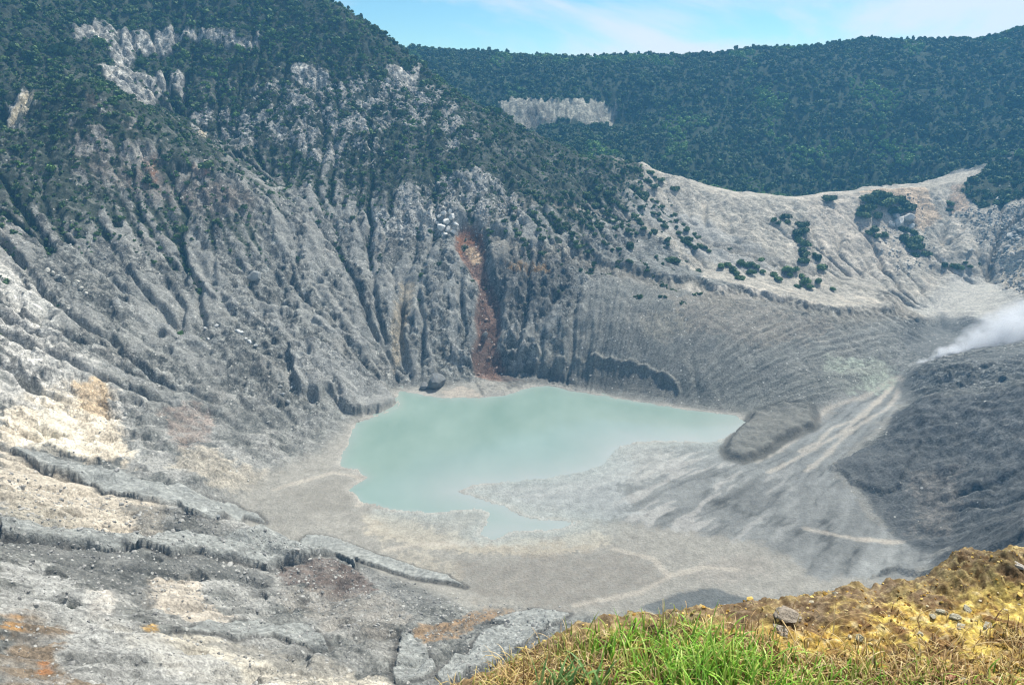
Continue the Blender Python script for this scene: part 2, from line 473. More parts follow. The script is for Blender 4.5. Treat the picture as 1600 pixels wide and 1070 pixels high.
def ledge(poly, h, decay, width=0.8, wob=1.2, fine=0.5, under=0.0, smooth=0.0):
    """a layer of ash with a broken edge: stands h above the ground in front of it and thins out behind"""
    global Z
    P = plan(poly)
    d = sdist(P, 26) + wob * n1 * 1.5 + fine * n2
    if smooth:
        Z = Z + smooth * sstep(0, width, d) * (Zsm - Z)
    k = sstep(0, width, d) * np.exp(-np.clip(d, 0, None) / decay)
    hh = h * (0.8 + 0.6 * np.clip(n1 + 0.2, -0.6, 0.8)) * (1 - 0.75 * flat * (smooth > 0))
    Z = Z + hh * k - under * h * np.exp(np.clip(d, -60, 0) / 5.0) * (d <= 0) * (d > -50) * (lake_d < -1)
    return sstep(-0.2, width, d), d


TERR_A = [(0, 838), (60, 845), (108, 848), (140, 856), (182, 859), (196, 852), (245, 858), (270, 866), (301, 860), (343, 871), (381, 877), (405, 884), (420, 889), (436, 883), (455, 876), (480, 872),
          (507, 866), (525, 866), (545, 878), (556, 886), (553, 873), (604, 889), (640, 901), (663, 905), (700, 909), (728, 915), (700, 898), (650, 886), (585, 863), (518, 838), (479, 835), (395, 831), (350, 838), (224, 844),
          (122, 833), (0, 818)]
TERR_B = [(63, 732), (122, 749), (182, 772), (224, 779), (280, 790), (294, 800), (336, 811), (352, 803), (380, 806), (416, 816), (400, 800), (367, 786), (325, 777), (259, 760), (189, 740), (105, 724), (0, 700)]
TERR_C = [(276, 982), (329, 987), (371, 998), (400, 992), (427, 992), (455, 1004), (483, 1012), (514, 1016), (508, 1000), (490, 985), (469, 976), (406, 971), (350, 974), (297, 979)]
TERR_D = [(681, 1052), (705, 1030), (737, 1013), (752, 990), (793, 975), (765, 971), (800, 958), (835, 950), (891, 957), (870, 972), (856, 975), (810, 1010), (765, 1038), (690, 1066)]
TERR_E = [(628, 994), (645, 996), (668, 1018), (682, 1044), (660, 1058), (618, 1066), (612, 1050), (622, 1020)]
TERR_F = [(448, 535), (480, 534), (510, 548), (556, 574), (595, 600), (622, 630), (600, 642), (556, 646), (535, 640), (513, 610), (506, 608), (500, 620), (485, 618), (469, 614), (458, 591)]
TERR_G = [(793, 518), (800, 503), (812, 499), (824, 521), (817, 539), (806, 541), (800, 530)]
TERR_H = [(790, 548), (812, 541), (835, 539), (856, 553), (840, 552), (822, 552), (806, 563)]
TERR_I = [(705, 544), (703, 560), (719, 568), (739, 577), (737, 562), (722, 553)]
TERR_J = [(866, 590), (872, 578), (900, 570), (950, 572), (1000, 582), (1040, 600), (1064, 618), (1060, 590), (1000, 560), (920, 555), (862, 560)]
TERR_K = [(1128, 704), (1135, 716), (1160, 722), (1190, 712), (1222, 690), (1250, 678), (1274, 668), (1276, 652), (1268, 634), (1215, 630), (1176, 646), (1146, 680)]
TERR_L = [(1292, 728), (1305, 738), (1330, 756), (1350, 765), (1400, 780), (1440, 700), (1380, 690), (1330, 712)]
TERR_M = [(1355, 905), (1400, 893), (1480, 888), (1560, 860), (1600, 845), (1600, 812), (1550, 838), (1480, 868), (1400, 884)]
SCARP = [(760, 352), (800, 385), (838, 399), (870, 391), (906, 393), (940, 413), (1010, 430), (1040, 441), (1089, 441), (1120, 459), (1159, 456), (1200, 466), (1236, 473), (1299, 490), (1350, 489), (1407, 490),
         (1380, 462), (1250, 428), (1100, 385), (950, 340), (820, 325)]
LINE_A = [(172, 478), (245, 518), (290, 536), (315, 543), (345, 560), (330, 540), (290, 522), (240, 500), (190, 470)]
LINE_B = [(290, 434), (330, 462), (364, 481), (395, 498), (427, 515), (465, 526), (450, 512), (420, 498), (380, 478), (330, 448)]
LINE_C = [(486, 500), (515, 520), (545, 538), (565, 546), (588, 545), (570, 532), (530, 512), (500, 496)]
LINE_D = [(160, 565), (200, 590), (240, 612), (300, 640), (280, 620), (230, 598), (190, 575)]
m_terr = np.zeros_like(Z); m_face_shade = np.zeros_like(Z)
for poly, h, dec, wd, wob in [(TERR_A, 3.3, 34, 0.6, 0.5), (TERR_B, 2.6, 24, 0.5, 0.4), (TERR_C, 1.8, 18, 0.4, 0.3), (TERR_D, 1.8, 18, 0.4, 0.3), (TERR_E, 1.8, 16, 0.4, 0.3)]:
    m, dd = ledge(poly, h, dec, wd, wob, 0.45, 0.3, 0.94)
    m_face_shade = np.maximum(m_face_shade, sstep(-2.6, -0.6, dd) * (1 - m))
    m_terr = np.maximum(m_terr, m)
m_slab = np.zeros_like(Z)
for poly, h, dec in [(TERR_F, 7, 26), (TERR_G, 5, 14), (TERR_H, 6, 12), (TERR_I, 6, 12), (LINE_A, 2.5, 12), (LINE_B, 3.5, 12), (LINE_C, 3.5, 10), (LINE_D, 2.0, 10)]:
    m, _ = ledge(poly, h * 0.8, dec, 1.4, 1.0, 0.9, 0.15)
    m_slab = np.maximum(m_slab, m)
m_j, _ = ledge(TERR_J, 4, 30, 4, 2.0)
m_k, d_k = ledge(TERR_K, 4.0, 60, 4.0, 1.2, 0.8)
m_l, _ = ledge(TERR_L, 3.0, 12, 2.0, 2.2, 1.2)
ledge(TERR_M, 3, 20, 1.0, 0.6)
m_sc, d_sc = ledge(SCARP, 4.2, 45, 7.0, 3.0, 1.4)
# flutes in the face below the scarp
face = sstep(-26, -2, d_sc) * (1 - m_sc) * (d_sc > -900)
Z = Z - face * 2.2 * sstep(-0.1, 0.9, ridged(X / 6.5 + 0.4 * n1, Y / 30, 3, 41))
# rubble chute with an alcove at its head
CH = plan([(738, 362), (744, 395), (752, 440), (760, 480), (762, 520), (764, 560), (768, 600)])
dch = -sdist(CH, 60, closed=False) + 2.5 * n1
Z = np.where(dch < 40, Z - 0.0 * np.exp(-(np.clip(dch, 0, 60) / 9.0) ** 2) * sstep(-4, 10, Z + 0 * X), Z)
AL = plan([(712, 372), (725, 357), (748, 360), (760, 380), (757, 405), (735, 412), (716, 398)])
dal = sdist(AL, 12) + 1.5 * n1
Z = Z - 2 * sstep(0, 5, dal)
C2 = plan([(640, 440), (632, 480), (622, 530), (628, 580)])
dc2 = -sdist(C2, 40, closed=False) + 2 * n1
Z = np.where(dc2 < 30, Z - 6 * np.exp(-(np.clip(dc2, 0, 60) / 6.5) ** 2), Z)
# knob of rock on the far shore, dark cove beside the chute
COVE = plan([(770, 575), (800, 562), (835, 552), (875, 572), (900, 600), (860, 604), (828, 604), (790, 616)])
dcv = sdist(COVE, 20) + 2 * n1
Z = np.where(dcv > -15, Z - 4 * sstep(0, 6, dcv), Z)
Z = np.where((dcv > -15) & (lake_d < 0), np.maximum(Z, 0.1 + 0.5 * sstep(0, 4, -lake_d) * (1.5 + ridged(X / 5, Y / 5, 3, 43) * 3)), Z)

# rills raking the loose ash of the mounds
mth = np.arctan2(X - 40, Y - 400); mR = np.hypot(X - 40, Y - 400)
rill = ridged(mth * 26 + 0.25 * n1 + 0.5 * n0, mR / 120 + 0.1 * n1, 3, 81, 0.6)
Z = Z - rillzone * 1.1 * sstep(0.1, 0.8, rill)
Z = Z + dkm * (4.5 * sstep(0, 25, mo) + 0.9 * (crag - 0.4) + 2.2 * fbm(X / 26, Y / 26, 3, 83) + 2.2 * (ridged((X + Y) / 26, (Y - X) / 70, 4, 84, 0.55) - 0.3))
hillrel = sstep(20, 70, Y - np.interp(X, [-1200, -110, 0, 60, 110, 190, 300, 420, 520, 800], [880, 842, 792, 770, 752, 742, 748, 762, 784, 760])) * sstep(1230, 1060, np.hypot(X, Y))
Z = Z + hillrel * (13 * fbm(X / 95, Y / 150, 3, 85) + 5 * (ridged(X / 45, Y / 110, 3, 86) - 0.3))
# cliff bands on the mountain: steep steps with gentler ground above and below
CLIFFS = [
    ([(108, 45), (150, 36), (200, 52), (260, 50), (330, 52), (402, 58), (404, 76), (350, 72), (310, 68), (270, 72), (272, 86), (215, 84), (190, 108), (172, 90), (176, 66), (120, 62)], 9),
    ([(158, 108), (200, 112), (250, 118), (292, 122), (284, 150), (262, 148), (236, 164), (200, 150), (166, 128)], 9),
    ([(455, 110), (500, 108), (512, 128), (470, 130), (456, 124)], 7),
    ([(600, 104), (658, 106), (650, 128), (640, 150), (632, 130), (600, 118)], 7),
    ([(40, 140), (52, 150), (46, 180), (30, 194), (8, 196), (10, 165)], 7),
    ([(184, 224), (246, 222), (238, 252), (200, 250)], 6),
    ([(296, 246), (330, 252), (330, 272), (300, 270)], 5),
    ([(630, 336), (700, 322), (716, 336), (712, 362), (680, 366), (640, 352)], 4),
    ([(765, 402), (800, 394), (840, 404), (880, 400), (905, 430), (890, 462), (850, 500), (800, 492), (775, 452)], 8.5),
    ([(715, 270), (760, 262), (765, 300), (735, 312), (716, 305)], 5),
    ([(780, 168), (800, 160), (830, 162), (880, 164), (930, 166), (968, 178), (960, 194), (925, 198), (900, 186), (872, 192), (830, 200), (800, 190)], 16),
]
m_cliff = np.zeros_like(Z)
Z0 = Z.copy()
far_cliff = None
for poly, amp in CLIFFS:
    P = plan(poly, Z0)
    d = sdist(P, 25) + (14 if amp == 16 else 5.5) * fbm(X / 9, Y / 16, 4, 51, 0.6)
    m = sstep(-1.5, 2.5, d)
    if amp == 16:
        far_cliff = m
    zc = np.interp(0.5, [0, 1], [Z0[d > 0].min(), Z0[d > 0].max()]) if (d > 0).any() else 0
    hw = max(6.0, 0.5 * (np.ptp(Z0[d > 0])) if (d > 0).any() else 6)
    u = (Z0 - zc) / hw
    Z = Z + sstep(-14, 3, d) * amp * u * np.exp(-u * u * 0.8)
    Z = Z + m * (0.9 * ridged(X / 5.5 + 0.6 * n1, Y / 22, 4, 53) + 1.0 * n2)
    m_cliff = np.maximum(m_cliff, m * (1.0 if amp not in (8.5, 5, 4, 6) else 0.0 if amp == 8.5 else 0.55))

# ------------------------------------------------------------------ colours of the ground (its own materials, with some sunlight and shade painted in)
ALB = np.zeros(Z.shape + (3,), np.float32)
c1 = fbm(X / 70, Y / 70, 4, 61); c2 = fbm(X / 16, Y / 16, 4, 62); XV = X + 0.35 * Z; YV = Y + 0.85 * Z
c3 = fbm(XV / 4.0, YV / 4.0, 3, 63); c4 = fbm(XV / 1.5, YV / 1.5, 2, 64)


def C(*v):
    return np.array(v, np.float32)


def paint(m, col):
    global ALB
    m = np.clip(m, 0, 1)[..., None].astype(np.float32)
    ALB = ALB * (1 - m) + m * col * (1 + 0.22 * c3 + 0.22 * c4 + 0.10 * c2)[..., None] if np.ndim(col) == 1 else ALB


def zone(poly, soft=4.0, warp=4.0, grain=0.0):
    soft = soft * 0.55
    d = sdist(plan(poly, Z), 3 * soft + warp * 1.5) + warp * c2 * 1.6 + soft * 0.6 * c3
    m = sstep(-soft, soft, d + 0.9 * warp * c3 + 0.5 * warp * c4)
    if grain:
        m = m * np.clip(1 - grain + grain * 2 * sstep(-0.25, 0.3, c3 + 0.5 * c4), 0, 1)
    return m


GREY = C(0.206, 0.210, 0.195)
ALB[:] = GREY
ALB *= (1 + 0.30 * c1 + 0.45 * c2 + 0.5 * c3 + 0.35 * c4)[..., None]
crack = sstep(0.45, 0.85, ridged(XV / 7, YV / 7, 4, 68, 0.6)); crack2 = sstep(0.5, 0.9, ridged(XV / 2.8, YV / 2.8, 3, 69, 0.6))
ALB *= (1 - rough * (0.45 * crack + 0.3 * crack2) * (1 - 0.6 * mantle))[..., None]
gully = sstep(0.45, 0.85, FLOW)
onwall = rough * sstep(0.2, 0.4, SL)
paint(onwall * gully * 0.45, C(0.115, 0.12, 0.115))
paint(mantle * wl_ * 0.6, C(0.268, 0.268, 0.248))
paint(onwall * sstep(0.15, 0.5, -c1 + 0.6 * c2) * 0.3, C(0.29, 0.27, 0.24))
# near left slopes: pale ash over cream ground, sunlit parts painted brighter
nearl = sstep(-20, -70, X) * sstep(430, 330, Y - 0.35 * X * 0)
paint(nearl * sstep(-0.2, 0.2, c2 + 0.4 * c1) * 0.65, C(0.36, 0.355, 0.33))
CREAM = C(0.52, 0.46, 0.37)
paint(zone([(0, 640), (60, 605), (140, 595), (172, 600), (180, 640), (196, 690), (196, 725), (150, 722), (60, 700), (0, 690)], 5, 6), C(0.60, 0.53, 0.42))  # sun patch painted into the cream ground
paint(zone([(30, 690), (70, 640), (120, 640), (150, 690), (130, 715), (60, 705)], 5, 5, 0.4), C(0.68, 0.62, 0.50))  # brightest middle of the painted sun patch
paint(zone([(0, 410), (40, 430), (90, 480), (110, 560), (70, 600), (0, 620)], 14, 8, 0.4) * 0.8, C(0.50, 0.49, 0.45))  # sunlight along the left edge put into the ash colour, next lines too
paint(zone([(0, 420), (30, 440), (70, 520), (80, 600), (0, 640)], 12, 10, 0.3) * 0.6, C(0.58, 0.56, 0.51))
paint(zone([(0, 480), (60, 500), (130, 560), (190, 640), (230, 700), (160, 640), (60, 620), (0, 640)], 10, 8, 0.5) * 0.6, C(0.44, 0.43, 0.40))
paint(zone([(118, 600), (165, 596), (172, 632), (150, 650), (120, 640)], 3, 2, 0.3), C(0.46, 0.36, 0.24))
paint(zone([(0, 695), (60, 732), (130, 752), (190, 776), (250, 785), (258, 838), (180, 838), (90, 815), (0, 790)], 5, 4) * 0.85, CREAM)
paint(zone([(0, 760), (60, 780), (110, 800), (140, 834), (60, 824), (0, 815)], 4, 4, 0.5) * 0.8, C(0.34, 0.31, 0.25))
paint(zone([(228, 902), (300, 906), (318, 930), (370, 965), (300, 972), (235, 945)], 2, 2, 0.2) * 0.9, C(0.46, 0.41, 0.34))
paint(zone([(128, 940), (152, 922), (180, 935), (178, 962), (140, 962)], 1.5, 1, 0.2), C(0.58, 0.54, 0.48))
paint(zone([(150, 965), (280, 990), (400, 1010), (520, 1030), (610, 1060), (600, 1080), (420, 1080), (330, 1070), (240, 1030)], 3, 3, 0.4) * 0.85, C(0.50, 0.46, 0.38))
paint(zone([(0, 960), (60, 950), (95, 985), (100, 1030), (120, 1080), (0, 1080)], 3, 3, 0.6) * 0.8, C(0.17, 0.12, 0.075))
paint(zone([(0, 960), (34, 962), (44, 1000), (30, 1010), (0, 1000)], 2, 2, 0.7) * 0.8, C(0.40, 0.25, 0.11))
paint(zone([(62, 1030), (84, 1028), (86, 1052), (66, 1055)], 1, 1, 0.5) * 0.8, C(0.32, 0.17, 0.08))
paint(zone([(214, 976), (240, 972), (256, 988), (240, 992)], 1, 1, 0.5) * 0.8, C(0.42, 0.26, 0.07))
paint(zone([(640, 985), (700, 970), (760, 945), (806, 948), (800, 960), (745, 975), (700, 1000), (665, 1005)], 2, 2, 0.6) * 0.8, C(0.27, 0.18, 0.10))
# brown bank below the long terrace
paint(zone([(436, 888), (470, 876), (520, 872), (560, 892), (592, 920), (560, 935), (500, 925), (440, 912)], 2, 2, 0.3) * 0.85, C(0.125, 0.095, 0.08))
paint(zone([(440, 915), (520, 930), (600, 930), (640, 960), (600, 1000), (520, 985), (440, 950)], 4, 4, 0.5) * 0.6, C(0.24, 0.22, 0.19))
paint(zone([(250, 640), (300, 625), (330, 640), (320, 690), (280, 700)], 4, 4, 0.6) * 0.6, C(0.25, 0.19, 0.155))
paint(zone([(280, 700), (330, 700), (370, 730), (470, 735), (560, 740), (560, 760), (420, 765), (330, 760), (270, 730)], 4, 4, 0.3) * 0.75, C(0.40, 0.36, 0.29))
paint(zone([(0, 880), (60, 870), (160, 930), (260, 1000), (420, 1060), (440, 1090), (0, 1090)], 3, 4, 0.5) * 0.8, C(0.37, 0.37, 0.35))
paint(zone([(0, 960), (50, 955), (95, 985), (100, 1030), (130, 1080), (0, 1080)], 2, 3, 0.8) * 0.85, C(0.16, 0.115, 0.07))
paint(zone([(0, 962), (32, 964), (40, 996), (24, 1008), (0, 1000)], 1.5, 2, 0.8) * 0.7, C(0.42, 0.24, 0.09))
paint(zone([(62, 1034), (80, 1032), (82, 1050), (66, 1052)], 0.8, 1, 0.7) * 0.7, C(0.36, 0.16, 0.06))
paint(zone([(0, 836), (110, 850), (200, 864), (300, 868), (420, 900), (430, 930), (330, 905), (232, 900), (230, 945), (150, 915), (60, 868), (0, 860)], 3, 3, 0.35) * 0.85, C(0.118, 0.12, 0.113))
paint(zone([(180, 790), (250, 792), (300, 806), (410, 822), (330, 832), (250, 838)], 3, 3, 0.4) * 0.8, C(0.125, 0.125, 0.115))
paint(zone([(560, 880), (660, 910), (720, 920), (690, 945), (640, 950), (600, 920)], 3, 3, 0.3) * 0.7, C(0.14, 0.142, 0.135))
paint(zone([(300, 1000), (400, 1005), (500, 1020), (560, 1050), (480, 1050), (380, 1020)], 3, 3, 0.5) * 0.7, C(0.15, 0.15, 0.14))
# floor
FL = np.clip(sstep(-6, 6, fl + 4 * c2), 0, 1)
paint(FL * (lake_d < 30), C(0.275, 0.265, 0.235))
sx, sy = floor_pt(1450, 560)
th = np.arctan2(X - sx, sy - Y); rd = np.hypot(X - sx, Y - sy)
st = fbm(th * 15 + 0.012 * rd + 0.5 * c1, rd / 80, 4, 66)
st2 = fbm(th * 46 + 0.4 * c2 + 0.5 * c1, rd / 45, 3, 67)
FANP = [(1400, 585), (1425, 600), (1390, 650), (1300, 730), (1395, 835), (1480, 850), (1440, 890), (1280, 900), (1190, 850), (1000, 820), (880, 800), (760, 770), (800, 745), (900, 735), (960, 700), (1120, 690), (1180, 720), (1270, 660), (1330, 615)]
fan = zone(FANP, 6, 4)
paint(fan, C(0.200, 0.206, 0.198))
st3 = ridged(th * 24 + 0.01 * rd + 0.6 * c1, rd / 60, 4, 70, 0.6)
ALB *= (1 + fan * (0.50 * st + 0.35 * st2 - 0.35 * sstep(0.55, 0.9, st3)))[..., None]
paint(fan * sstep(0.12, 0.3, st + 0.45 * st2) * sstep(150, 40, rd) * 0.8, C(0.40, 0.375, 0.33))
paint(fan * sstep(0.10, 0.24, st2 + 0.3 * st) * sstep(200, 120, np.hypot(X - LAKE[:, 0].mean() - 40, Y - 370) * 1.6) * 0.5, C(0.38, 0.365, 0.34))
paint(zone([(940, 735), (960, 700), (1000, 692), (1060, 700), (1040, 730), (1000, 755), (950, 752)], 8, 6) * 0.5, C(0.38, 0.375, 0.35))
paint(zone([(700, 765), (800, 748), (900, 738), (950, 705), (1000, 720), (960, 770), (1000, 800), (900, 815), (830, 805), (760, 780)], 5, 4) * 0.55, C(0.34, 0.355, 0.35))  # reflecting sheen of the wet mud painted as a paler colour
paint(zone([(560, 800), (620, 800), (740, 850), (930, 830), (960, 850), (900, 866), (760, 868), (640, 850), (580, 830)], 5, 4) * 0.8, C(0.37, 0.335, 0.27))
paint(zone([(600, 850), (720, 880), (720, 905), (640, 890)], 4, 3, 0.5) * 0.6, C(0.36, 0.33, 0.27))
paint(zone([(720, 880), (830, 866), (960, 862), (1010, 876), (1030, 898), (990, 920), (900, 940), (830, 945), (740, 925)], 7, 9, 0.7) * 0.55, C(0.18, 0.163, 0.14))
paint(zone([(450, 770), (540, 745), (560, 770), (540, 800), (480, 800)], 4, 4, 0.5) * 0.6, C(0.20, 0.19, 0.165))
paint(zone([(1150, 868), (1200, 868), (1205, 895), (1130, 910), (1060, 900)], 3, 3, 0.4) * 0.6, C(0.27, 0.25, 0.22))
for tr in ([(960, 858), (1020, 872), (1045, 900), (1000, 925), (900, 945)], [(1045, 900), (1100, 885), (1150, 890)], [(600, 860), (650, 850), (760, 850), (700, 845)], [(430, 765), (520, 738), (560, 745), (575, 770), (560, 790)], [(1405, 588), (1372, 626), (1310, 680), (1200, 738)], [(1412, 592), (1385, 640), (1330, 672), (1290, 712), (1260, 735)], [(1398, 590), (1345, 622), (1290, 640), (1262, 662), (1240, 690), (1180, 722)], [(1390, 606), (1350, 650), (1300, 668), (1280, 690), (1250, 705)], [(1410, 845), (1340, 842), (1260, 826)], [(1450, 838), (1400, 848), (1350, 842)]):
    d = -sdist(plan(tr, Z), 12, closed=False) + 1.5 * c3 + 1.5 * c2
    paint(sstep(2.6, 0.4, d) * 0.55 * (d < 900), C(0.44, 0.40, 0.34))
wetm = np.exp(np.clip(lake_d, -200, 0) / 13.0) * np.clip(fan + zone([(560, 800), (740, 760), (960, 690), (1180, 660), (1200, 720), (960, 850), (640, 850)], 8, 6), 0, 1) * sstep(1190, 1100, 800 + FOCAL * X / np.maximum(Y * 0.944 + 329, 1) * 0.9)
paint(wetm * 0.95, C(0.30, 0.325, 0.308))
shore = sstep(-5, -0.5, lake_d + c2) * (lake_d < 1) * (1 - np.clip(fan, 0, 1))
paint(shore * 0.45 * FL, C(0.40, 0.38, 0.34))
# ash mound on the far shore, rim slopes, right hand bowl
paint(zone([(850, 560), (900, 480), (960, 440), (1060, 450), (1160, 470), (1300, 500), (1410, 500), (1400, 560), (1340, 600), (1250, 640), (1100, 640), (900, 610)], 8, 6) * 0.8, C(0.185, 0.188, 0.172))
paint(zone([(1040, 460), (1160, 470), (1290, 500), (1300, 520), (1200, 540), (1080, 520)], 6, 6, 0.6) * 0.5, C(0.27, 0.235, 0.19))
paint(zone([(1000, 490), (1060, 480), (1080, 510), (1040, 530), (1000, 520)], 5, 4, 0.7) * 0.4, C(0.28, 0.25, 0.19))
paint(zone([(1290, 560), (1390, 560), (1400, 600), (1330, 610), (1280, 600)], 6, 6, 0.6) * 0.7, C(0.33, 0.37, 0.30))
paint(zone([(870, 585), (950, 574), (1040, 600), (1064, 622), (960, 612), (880, 604)], 2, 2, 0.3) * 0.7, C(0.12, 0.12, 0.11))
rim = zone(RIMP, 6, 4)
paint(rim * 0.9, C(0.36, 0.335, 0.285))
ALB *= (1 + rim * (0.25 * c2 + 0.25 * c3 - 0.28 * sstep(0.3, 0.8, FLOW)))[..., None]
paint(rim * sstep(0.1, 0.45, c2 + 0.4 * c1) * 0.45, C(0.50, 0.44, 0.36))
paint(zone([(960, 300), (1060, 330), (1240, 420), (1180, 430), (1080, 400)], 8, 6) * 0.6, C(0.27, 0.275, 0.265))
paint(zone([(1230, 300), (1330, 300), (1400, 330), (1420, 400), (1380, 430), (1300, 420), (1260, 350)], 8, 8, 0.3) * 0.35, C(0.48, 0.42, 0.35))
paint(zone([(1340, 300), (1440, 292), (1470, 340), (1440, 360), (1400, 320)], 3, 3, 0.3) * 0.7, C(0.50, 0.37, 0.25))
paint(zone([(1490, 290), (1520, 285), (1510, 330), (1480, 330)], 3, 3, 0.5) * 0.5, C(0.42, 0.27, 0.17))
paint(zone([(1415, 480), (1500, 420), (1560, 440), (1610, 470), (1610, 500), (1520, 500), (1450, 495)], 5, 3) * 0.8, C(0.38, 0.37, 0.335))
paint(zone([(1560, 400), (1610, 380), (1610, 465), (1580, 450)], 4, 3, 0.5) * 0.9, C(0.56, 0.49, 0.38))
paint(zone([(1050, 440), (1120, 446), (1170, 452), (1240, 470), (1160, 468), (1080, 458)], 2, 2) * 0.8, C(0.52, 0.48, 0.42))
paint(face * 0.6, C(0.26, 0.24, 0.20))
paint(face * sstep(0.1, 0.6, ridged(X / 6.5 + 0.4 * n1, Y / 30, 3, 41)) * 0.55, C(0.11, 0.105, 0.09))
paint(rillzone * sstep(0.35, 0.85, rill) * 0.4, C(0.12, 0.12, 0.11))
paint(rillzone * sstep(0.1, 0.45, fbm(mth * 22, mR / 90, 3, 82)) * 0.35, C(0.26, 0.25, 0.22))
# dark mounds
DARK = [(1300, 725), (1380, 680), (1400, 640), (1480, 620), (1610, 600), (1710, 600), (1720, 860), (1500, 890), (1450, 880), (1500, 850), (1390, 830), (1350, 770)]
paint(zone(DARK, 3, 2) * 0.92, C(0.098, 0.103, 0.103))
paint(zone([(1430, 740), (1490, 730), (1510, 790), (1480, 830), (1430, 830)], 4, 5, 0.6) * 0.5, C(0.18, 0.165, 0.145))
paint(zone([(1490, 640), (1610, 620), (1610, 720), (1500, 700)], 5, 5, 0.4) * 0.35, C(0.17, 0.175, 0.17))
paint(zone([(1400, 600), (1460, 565), (1530, 550), (1610, 540), (1610, 600), (1480, 618), (1410, 625)], 4, 3) * 0.85, C(0.14, 0.145, 0.138))
paint(zone([(1060, 618), (1110, 634), (1168, 646), (1200, 640), (1262, 634), (1345, 602), (1340, 585), (1200, 590), (1060, 596)], 4, 3) * 0.85, C(0.165, 0.168, 0.153))
paint(zone([(1126, 704), (1135, 720), (1160, 727), (1195, 716), (1225, 694), (1276, 674), (1278, 650), (1270, 630), (1215, 626), (1172, 642), (1144, 680)], 3, 1.5) * 0.85, C(0.145, 0.145, 0.13))
paint(sstep(-4.0, -1.0, d_k) * (1 - m_k) * 0.7, C(0.08, 0.078, 0.07))  # shade on the spur's scarp painted as a dark band
paint(zone([(1410, 500), (1470, 490), (1540, 500), (1530, 545), (1450, 560), (1410, 540)], 5, 4) * 0.8, C(0.13, 0.135, 0.13))  # shadow lying in the valley, painted into the ground colour
paint(zone([(1000, 948), (1060, 925), (1110, 918), (1170, 935), (1160, 950), (1060, 965)], 2, 1) * 0.9, C(0.115, 0.125, 0.125))
# terraces of fresh grey ash
paint(m_face_shade * 0.8, C(0.085, 0.082, 0.076))  # shade on the ledge faces painted as a dark band
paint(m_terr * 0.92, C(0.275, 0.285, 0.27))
ALB *= (1 + m_terr * 0.35 * c4)[..., None]
paint(m_slab * 0.8, C(0.25, 0.253, 0.24))
# chute and dark cliff beside it
rust = sstep(-1.5, 1.5, d_rust + 1.0 * c3) * np.clip(0.8 + 0.4 * c4, 0, 1)
paint(rust * 0.92, C(0.165, 0.085, 0.055))
paint(zone([(712, 370), (730, 358), (752, 362), (757, 385), (735, 378), (718, 400)], 2, 2, 0.2) * 0.85, C(0.22, 0.105, 0.055))
paint(zone([(725, 385), (745, 388), (752, 410), (738, 416)], 1.5, 1.5, 0.6) * 0.8, C(0.50, 0.37, 0.24))
paint(zone([(765, 400), (800, 392), (840, 402), (880, 396), (900, 430), (890, 460), (850, 500), (800, 490), (775, 450)], 4, 4, 0.3) * 0.75, C(0.098, 0.098, 0.092))
paint(zone([(790, 408), (850, 412), (858, 424), (800, 424)], 2, 2, 0.8) * 0.6, C(0.32, 0.19, 0.07))
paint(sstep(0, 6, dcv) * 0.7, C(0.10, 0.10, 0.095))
paint(zone([(628, 445), (648, 440), (640, 480), (630, 560), (615, 580), (612, 500)], 2, 2, 0.5) * 0.7, C(0.34, 0.29, 0.21))
paint(zone([(690, 612), (720, 602), (745, 610), (758, 622), (700, 624)], 2, 1.5, 0.2) * 0.8, C(0.37, 0.33, 0.28))
# brown ground on the shoulder
paint(zone([(110, 200), (200, 190), (300, 260), (400, 310), (390, 340), (300, 330), (220, 300), (120, 260)], 10, 8, 0.4) * 0.7, C(0.14, 0.115, 0.095))
paint(zone([(225, 250), (246, 250), (250, 292), (236, 296)], 3, 3, 0.6) * 0.7, C(0.32, 0.17, 0.10))
paint(zone([(300, 256), (326, 254), (328, 274), (304, 276)], 2, 2, 0.5) * 0.8, C(0.42, 0.22, 0.14))
paint(zone([(136, 146), (150, 146), (152, 164), (138, 164)], 2, 2, 0.5) * 0.8, C(0.30, 0.15, 0.10))
paint(zone([(308, 200), (326, 206), (322, 218), (312, 212)], 1.5, 1, 0.2) * 0.9, C(0.50, 0.42, 0.28))

paint(zone([(624, 338), (690, 322), (716, 334), (714, 364), (690, 368), (650, 350), (610, 356)], 3, 3, 0.7) * 0.85, C(0.50, 0.50, 0.46))
paint(zone([(560, 330), (620, 310), (640, 340), (600, 380)], 4, 4, 0.8) * 0.5, C(0.40, 0.40, 0.37))
# plants: how thickly they stand on the ground
VEGP = [(-300, -300), (700, -300), (960, 235), (1010, 300), (1090, 390), (1000, 404), (940, 392), (860, 378), (770, 350), (700, 352), (600, 372), (520, 384), (420, 420), (340, 470), (250, 470), (160, 440), (60, 420), (-60, 400), (-300, 420)]
vz = sdist(plan([(a, max(b, 2)) if a > 0 else (a, b) for a, b in VEGP], Z), 30)
crest_x = np.array([-1200, -260, -110, 0, 60, 110, 190, 300, 420, 520, 800]); crest_y = np.array([900, 880, 842, 792, 770, 752, 742, 748, 762, 784, 760])
behind = Y - np.interp(X, crest_x, crest_y)
onmt = (behind < 25) & (X < 250 + 0 * Y)
hv = Z + 26 * c1 + 34 * c2 + 64 * (FLOW - 0.40) + 10 * c3 + 0.13 * np.clip(X + 60, -200, 260)
hv = hv + 24 * sstep(-12, 8, sdist(plan([(-10, 285), (120, 290), (300, 325), (420, 335), (400, 400), (300, 425), (160, 405), (-10, 350)], Z), 40))
veg = sstep(70, 110, hv) * onmt * sstep(150, 90, X - 0.9 * (behind + 60) * (behind < 0) * 0.35)
veg *= np.where(X > 40, sstep(-16, 10, vz), 1)
inzone = lambda poly, soft=8, warp=8: zone(poly, soft, warp)
